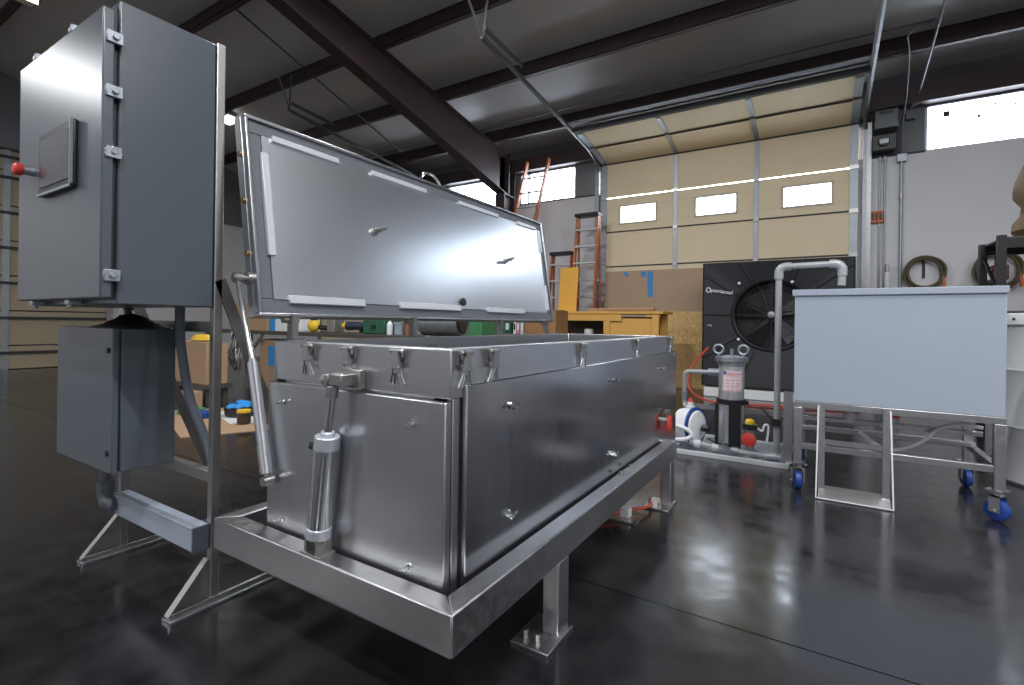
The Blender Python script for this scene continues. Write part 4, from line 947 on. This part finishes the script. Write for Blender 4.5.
for i, (x, wd_, h, mt, lab, cat) in enumerate(((-4.32, .13, .28, BLACK, 'black upright box on the low shelf, beside the green cabinet', 'box'), (-4.15, .11, .26, WHITE_P, 'white upright box on the low shelf', 'box'),
        (-3.98, .17, .27, DGREEN, 'dark green binder box on the low shelf', 'binder'), (-3.77, .045, .25, WHITE_P, 'thin white binder on the low shelf', 'binder'), (-3.71, .045, .26, INKR, 'thin reddish binder on the low shelf', 'binder'), (-3.65, .05, .24, DRUM, 'thin pale grey binder on the low shelf', 'binder'))):
    t = thing('binder' if cat == 'binder' else 'shelf_box', lab, cat, (x + wd_/2, 6.2, .87))
    part('cover', MB().box(x, x + wd_, 6.08, 6.36, .87, .87 + h), mt, t, .004); part('spine_label', MB().box(x + wd_*.2, x + wd_*.8, 6.077, 6.081, .93, .93 + h*.35), INK if mt is not WHITE_P else BLACK, t)
carton('brown_crate', -3.57, -3.08, 6.06, 6.45, .87, 1.2, M('crate_wood', (.30, .15, .06), .6), 'brown wooden crate at the far end of the low shelf', 'crate')

# ------------------------------------------------------------------ clutter on the floor behind the stand
fsx = thing('cardboard_sheet', 'flat tan cardboard sheet on the floor with things on it, behind the stand', 'cardboard', (-5.3, 2.7, 0))
part('sheet', MB().ext([(-6.15, 2.6, 0), (-4.66, 2.12, 0), (-4.30, 2.85, 0), (-5.7, 3.3, 0)], (0, 0, .008)), CARD, fsx)
part('white_liner', MB().ext([(-5.65, 2.9, .008), (-4.85, 2.65, .008), (-4.7, 2.9, .008), (-5.5, 3.15, .008)], (0, 0, .004)), WHITE_P, fsx)
pl = thing('low_table', 'low dark table under the tan carton, behind the small enclosure', 'table', (-6.4, 3.3, 0))
part('top', MB().box(-7.3, -6.08, 3.02, 3.34, .20, .25), DKBENCH, pl)
for x in (-7.2, -6.15):
    for y in (3.08, 3.28): part('leg', MB().box(x - .03, x + .03, y - .03, y + .03, 0, .2), DKBENCH, pl)
carton('tan_carton', -7.2, -6.12, 3.05, 3.3, .25, .74, CARD, 'wide tan carton on the low dark table, behind the small enclosure')
solo('tan_block', MB().box(-6.35, -6.05, 2.88, 2.98, 0, .19), CARD, 'small tan block on the floor before the low table', 'block', bevel=.004)
cbl = MB()
for k in range(4): cbl.tube([(-6.45 + (.17 - .012*k)*math.cos(2*PI*i/24), 3.18 + (.11 - .01*k)*math.sin(2*PI*i/24), .775 + .016*k) for i in range(24)], .012, 6, True)
solo('cable_coil', cbl, YELLOW, 'yellow cable coil lying on the wide tan carton', 'cable')
bt = thing('blue_rag_tub', 'dark tub heaped with blue rags on the cardboard sheet', 'tub', (-5.2, 2.95, .012))
part('tub', MB().lathe([(.13, 0), (.15, .015), (.165, .10), (.17, .105), (.15, .105), (.12, .03)], (-5.2, 2.95, .012), (0, 0, 1), 24), BLACK, bt)
rg = MB()
for i in range(16):
    a = random.uniform(0, 2*PI); r_ = random.uniform(0, .13); rg.ell((-5.2 + r_*math.cos(a), 2.95 + r_*math.sin(a), .115 + random.uniform(0, .035)), (.055, .045, .028), 10, 6)
part('rags', rg, BLUETAPE, bt, stuff=True)
jr = thing('yellow_lid_jar', 'dark jar with a yellow lid on the cardboard sheet', 'jar', (-4.78, 2.74, .012))
part('jar', MB().lathe([(.055, 0), (.062, .01), (.062, .10), (.055, .11)], (-4.78, 2.74, .012), (0, 0, 1), 20), M('brown_glass', (.05, .035, .025), .3), jr); part('lid', MB().cyl((-4.78, 2.74, .122), (-4.78, 2.74, .145), .064, n=20), YELLOW, jr)
rb = thing('red_tin', 'dark red tin on the cardboard sheet beside the jar', 'tin', (-4.6, 2.92, .012))
part('tin', MB().lathe([(.07, 0), (.075, .005), (.075, .085), (.07, .09)], (-4.6, 2.92, .012), (0, 0, 1), 20), M('maroon_tin', (.22, .03, .03), .4), rb); part('tin_lid', MB().cyl((-4.6, 2.92, .10), (-4.6, 2.92, .112), .05, n=16), BLACK, rb)
solo('white_roll', MB().cyl((-4.95, 3.12, .05), (-4.72, 3.2, .05), .04, n=16).cyl((-4.96, 3.117, .05), (-4.71, 3.203, .05), .018, n=10), WHITE_P, 'white paper roll on the cardboard sheet behind the jar', 'roll')
solo('green_pad', MB().lathe([(.10, 0), (.13, .01), (.13, .05), (.10, .06)], (-5.75, 2.72, .0085), (0, 0, 1), 18), GREEN, 'round green pad on the cardboard sheet', 'pad')
solo('blue_pad', MB().lathe([(.07, 0), (.09, .01), (.09, .05), (.06, .07)], (-5.42, 2.66, .0085), (0, 0, 1), 18), BLUE, 'small dark blue pad on the cardboard sheet beside the green one', 'pad')
carton('taped_carton', -7.2, -6.5, 4.36, 4.76, 0.0, .72, CARD, 'brown carton under the dark bench with blue tape on its front', tape=(-6.98, -6.80, 4.356, 4.36, .34, .64))
tn = thing('cable_bundle', 'tangle of dark cables hanging from the dark bench edge', 'cables', (-7.55, 4.2, .25))
for i in range(7):
    x = -7.72 + i*.05; part('cable', MB().tube(smooth_path([(x, 4.228, .84), (x + random.uniform(-.04, .04), 4.2, .62), (x + random.uniform(-.1, .1), 4.17, .42), (x + random.uniform(-.05, .05), 4.19, .25 + .1*random.random()), (x + random.uniform(-.12, .12), 4.21, .42)]), .018, 7), DKBENCH if i % 3 else CAST, tn)
bk = thing('black_motor', 'dark motor resting on top of the tall brown carton', 'motor', (-7.6, 4.6, 1.256))
part('frame', MB().cyl((-7.75, 4.6, 1.36), (-7.40, 4.6, 1.36), .10, n=20), BLACK, bk); part('shaft', MB().cyl((-7.40, 4.6, 1.36), (-7.30, 4.6, 1.36), .03, n=12), CAST, bk); part('foot', MB().box(-7.7, -7.45, 4.52, 4.68, 1.256, 1.28), BLACK, bk)

# air line under the frame
ah = thing('floor_regulator', 'small white valve with red tube on the floor under the frame', 'valve', (-.88, 2.62, 0))
part('base', MB().box(-.95, -.80, 2.50, 2.62, 0, .008), STEEL_FR, ah); part('valve', MB().box(-.90, -.85, 2.55, 2.60, .008, .055), WHITE_P, ah, .004); part('plug', MB().cyl((-.95, 2.52, .03), (-.95, 2.52, .075), .02, n=10), BLACK, ah)
part('red_tube', MB().tube(smooth_path([(-1.3, 2.25, .012), (-1.05, 2.38, .015), (-.90, 2.56, .035), (-.80, 2.72, .03), (-.84, 2.9, .012)]), .009, 8), REDH, ah)

# ================================================================== LAMPS
def added_lamp(x, y, lab, z=None, power=None, group='added ceiling strip lamps'):
    z = z or roof(y) - .55
    t = thing('added_strip_lamp', lab, 'lamp', (x, y, z), group)
    part('housing', MB().ext([(x - .6, y - .08, z + .02), (x - .6, y + .08, z + .02), (x - .6, y + .04, z + .09), (x - .6, y - .04, z + .09)], (1.2, 0, 0)), STAND, t)
    part('lens', MB().box(x - .58, x + .58, y - .065, y + .065, z, z + .02), LENS, t)
    for sx in (-.45, .45): part('hanger_cable', MB().cyl((x + sx, y, z + .09), (x + sx, y, roof(y)), .005, n=6), DKSEAM, t)
    a = area_light('lamp_light', (0, 0, -.01), (1.16, .13), power or LAMP_POWER, (0, 0, 0), (.96, .975, 1), t)
    return t
for i, (x, y, k) in enumerate(((-3.4, 3.3, .9), (1.6, 1.8, .75), (5.6, 2.6, .8), (-11.9, -2.4, 1.0), (-4.6, -2.6, .7), (.8, -1.6, 1.5), (5.4, -1.6, 1), (-9.6, -6.4, 1), (-3.8, -6.4, 1), (2.6, -6.4, 1))):  # unseen lamps added for light; the far-left one follows the enclosure door's highlight
    added_lamp(x, y, 'hanging strip lamp outside the picture, added to light the shop floor', power=LAMP_POWER*k)
fl_ = thing('flood_lamp', 'small bright lamp under the roof, seen between enclosure stand and raised lid', 'lamp', (-10.3, 5.5, 5.0))
part('case', MB().box(-10.42, -10.18, 5.42, 5.60, 5.14, 5.20), STAND, fl_); part('lens', MB().box(-10.39, -10.21, 5.44, 5.58, 5.02, 5.14), LENS, fl_)
ul = thing('shop_lamp', 'dark strip lamp with a bright edge, top left under the roof', 'lamp', (-8.5, 2.0, 4.9))
part('housing', MB().ext([(-8.7, 1.2, 5.02), (-8.3, 1.2, 5.02), (-8.42, 1.2, 5.12), (-8.58, 1.2, 5.12)], (0, .95, 0)), BLACK, ul)
part('reflector', MB().box(-8.66, -8.34, 1.22, 2.13, 5.0, 5.02), CHROME, ul)
part('tube', MB().cyl((-8.44, 1.25, 4.98), (-8.44, 2.12, 4.98), .016, n=10), LENS, ul)
part('clip', MB().box(-8.48, -8.40, 2.12, 2.15, 4.95, 5.02), CHROME, ul)
for y in (1.3, 2.05): part('hanger_rod', MB().cyl((-8.5, y, 5.12), (-8.5, y, roof(y)), .008, n=6), DKSEAM, ul)
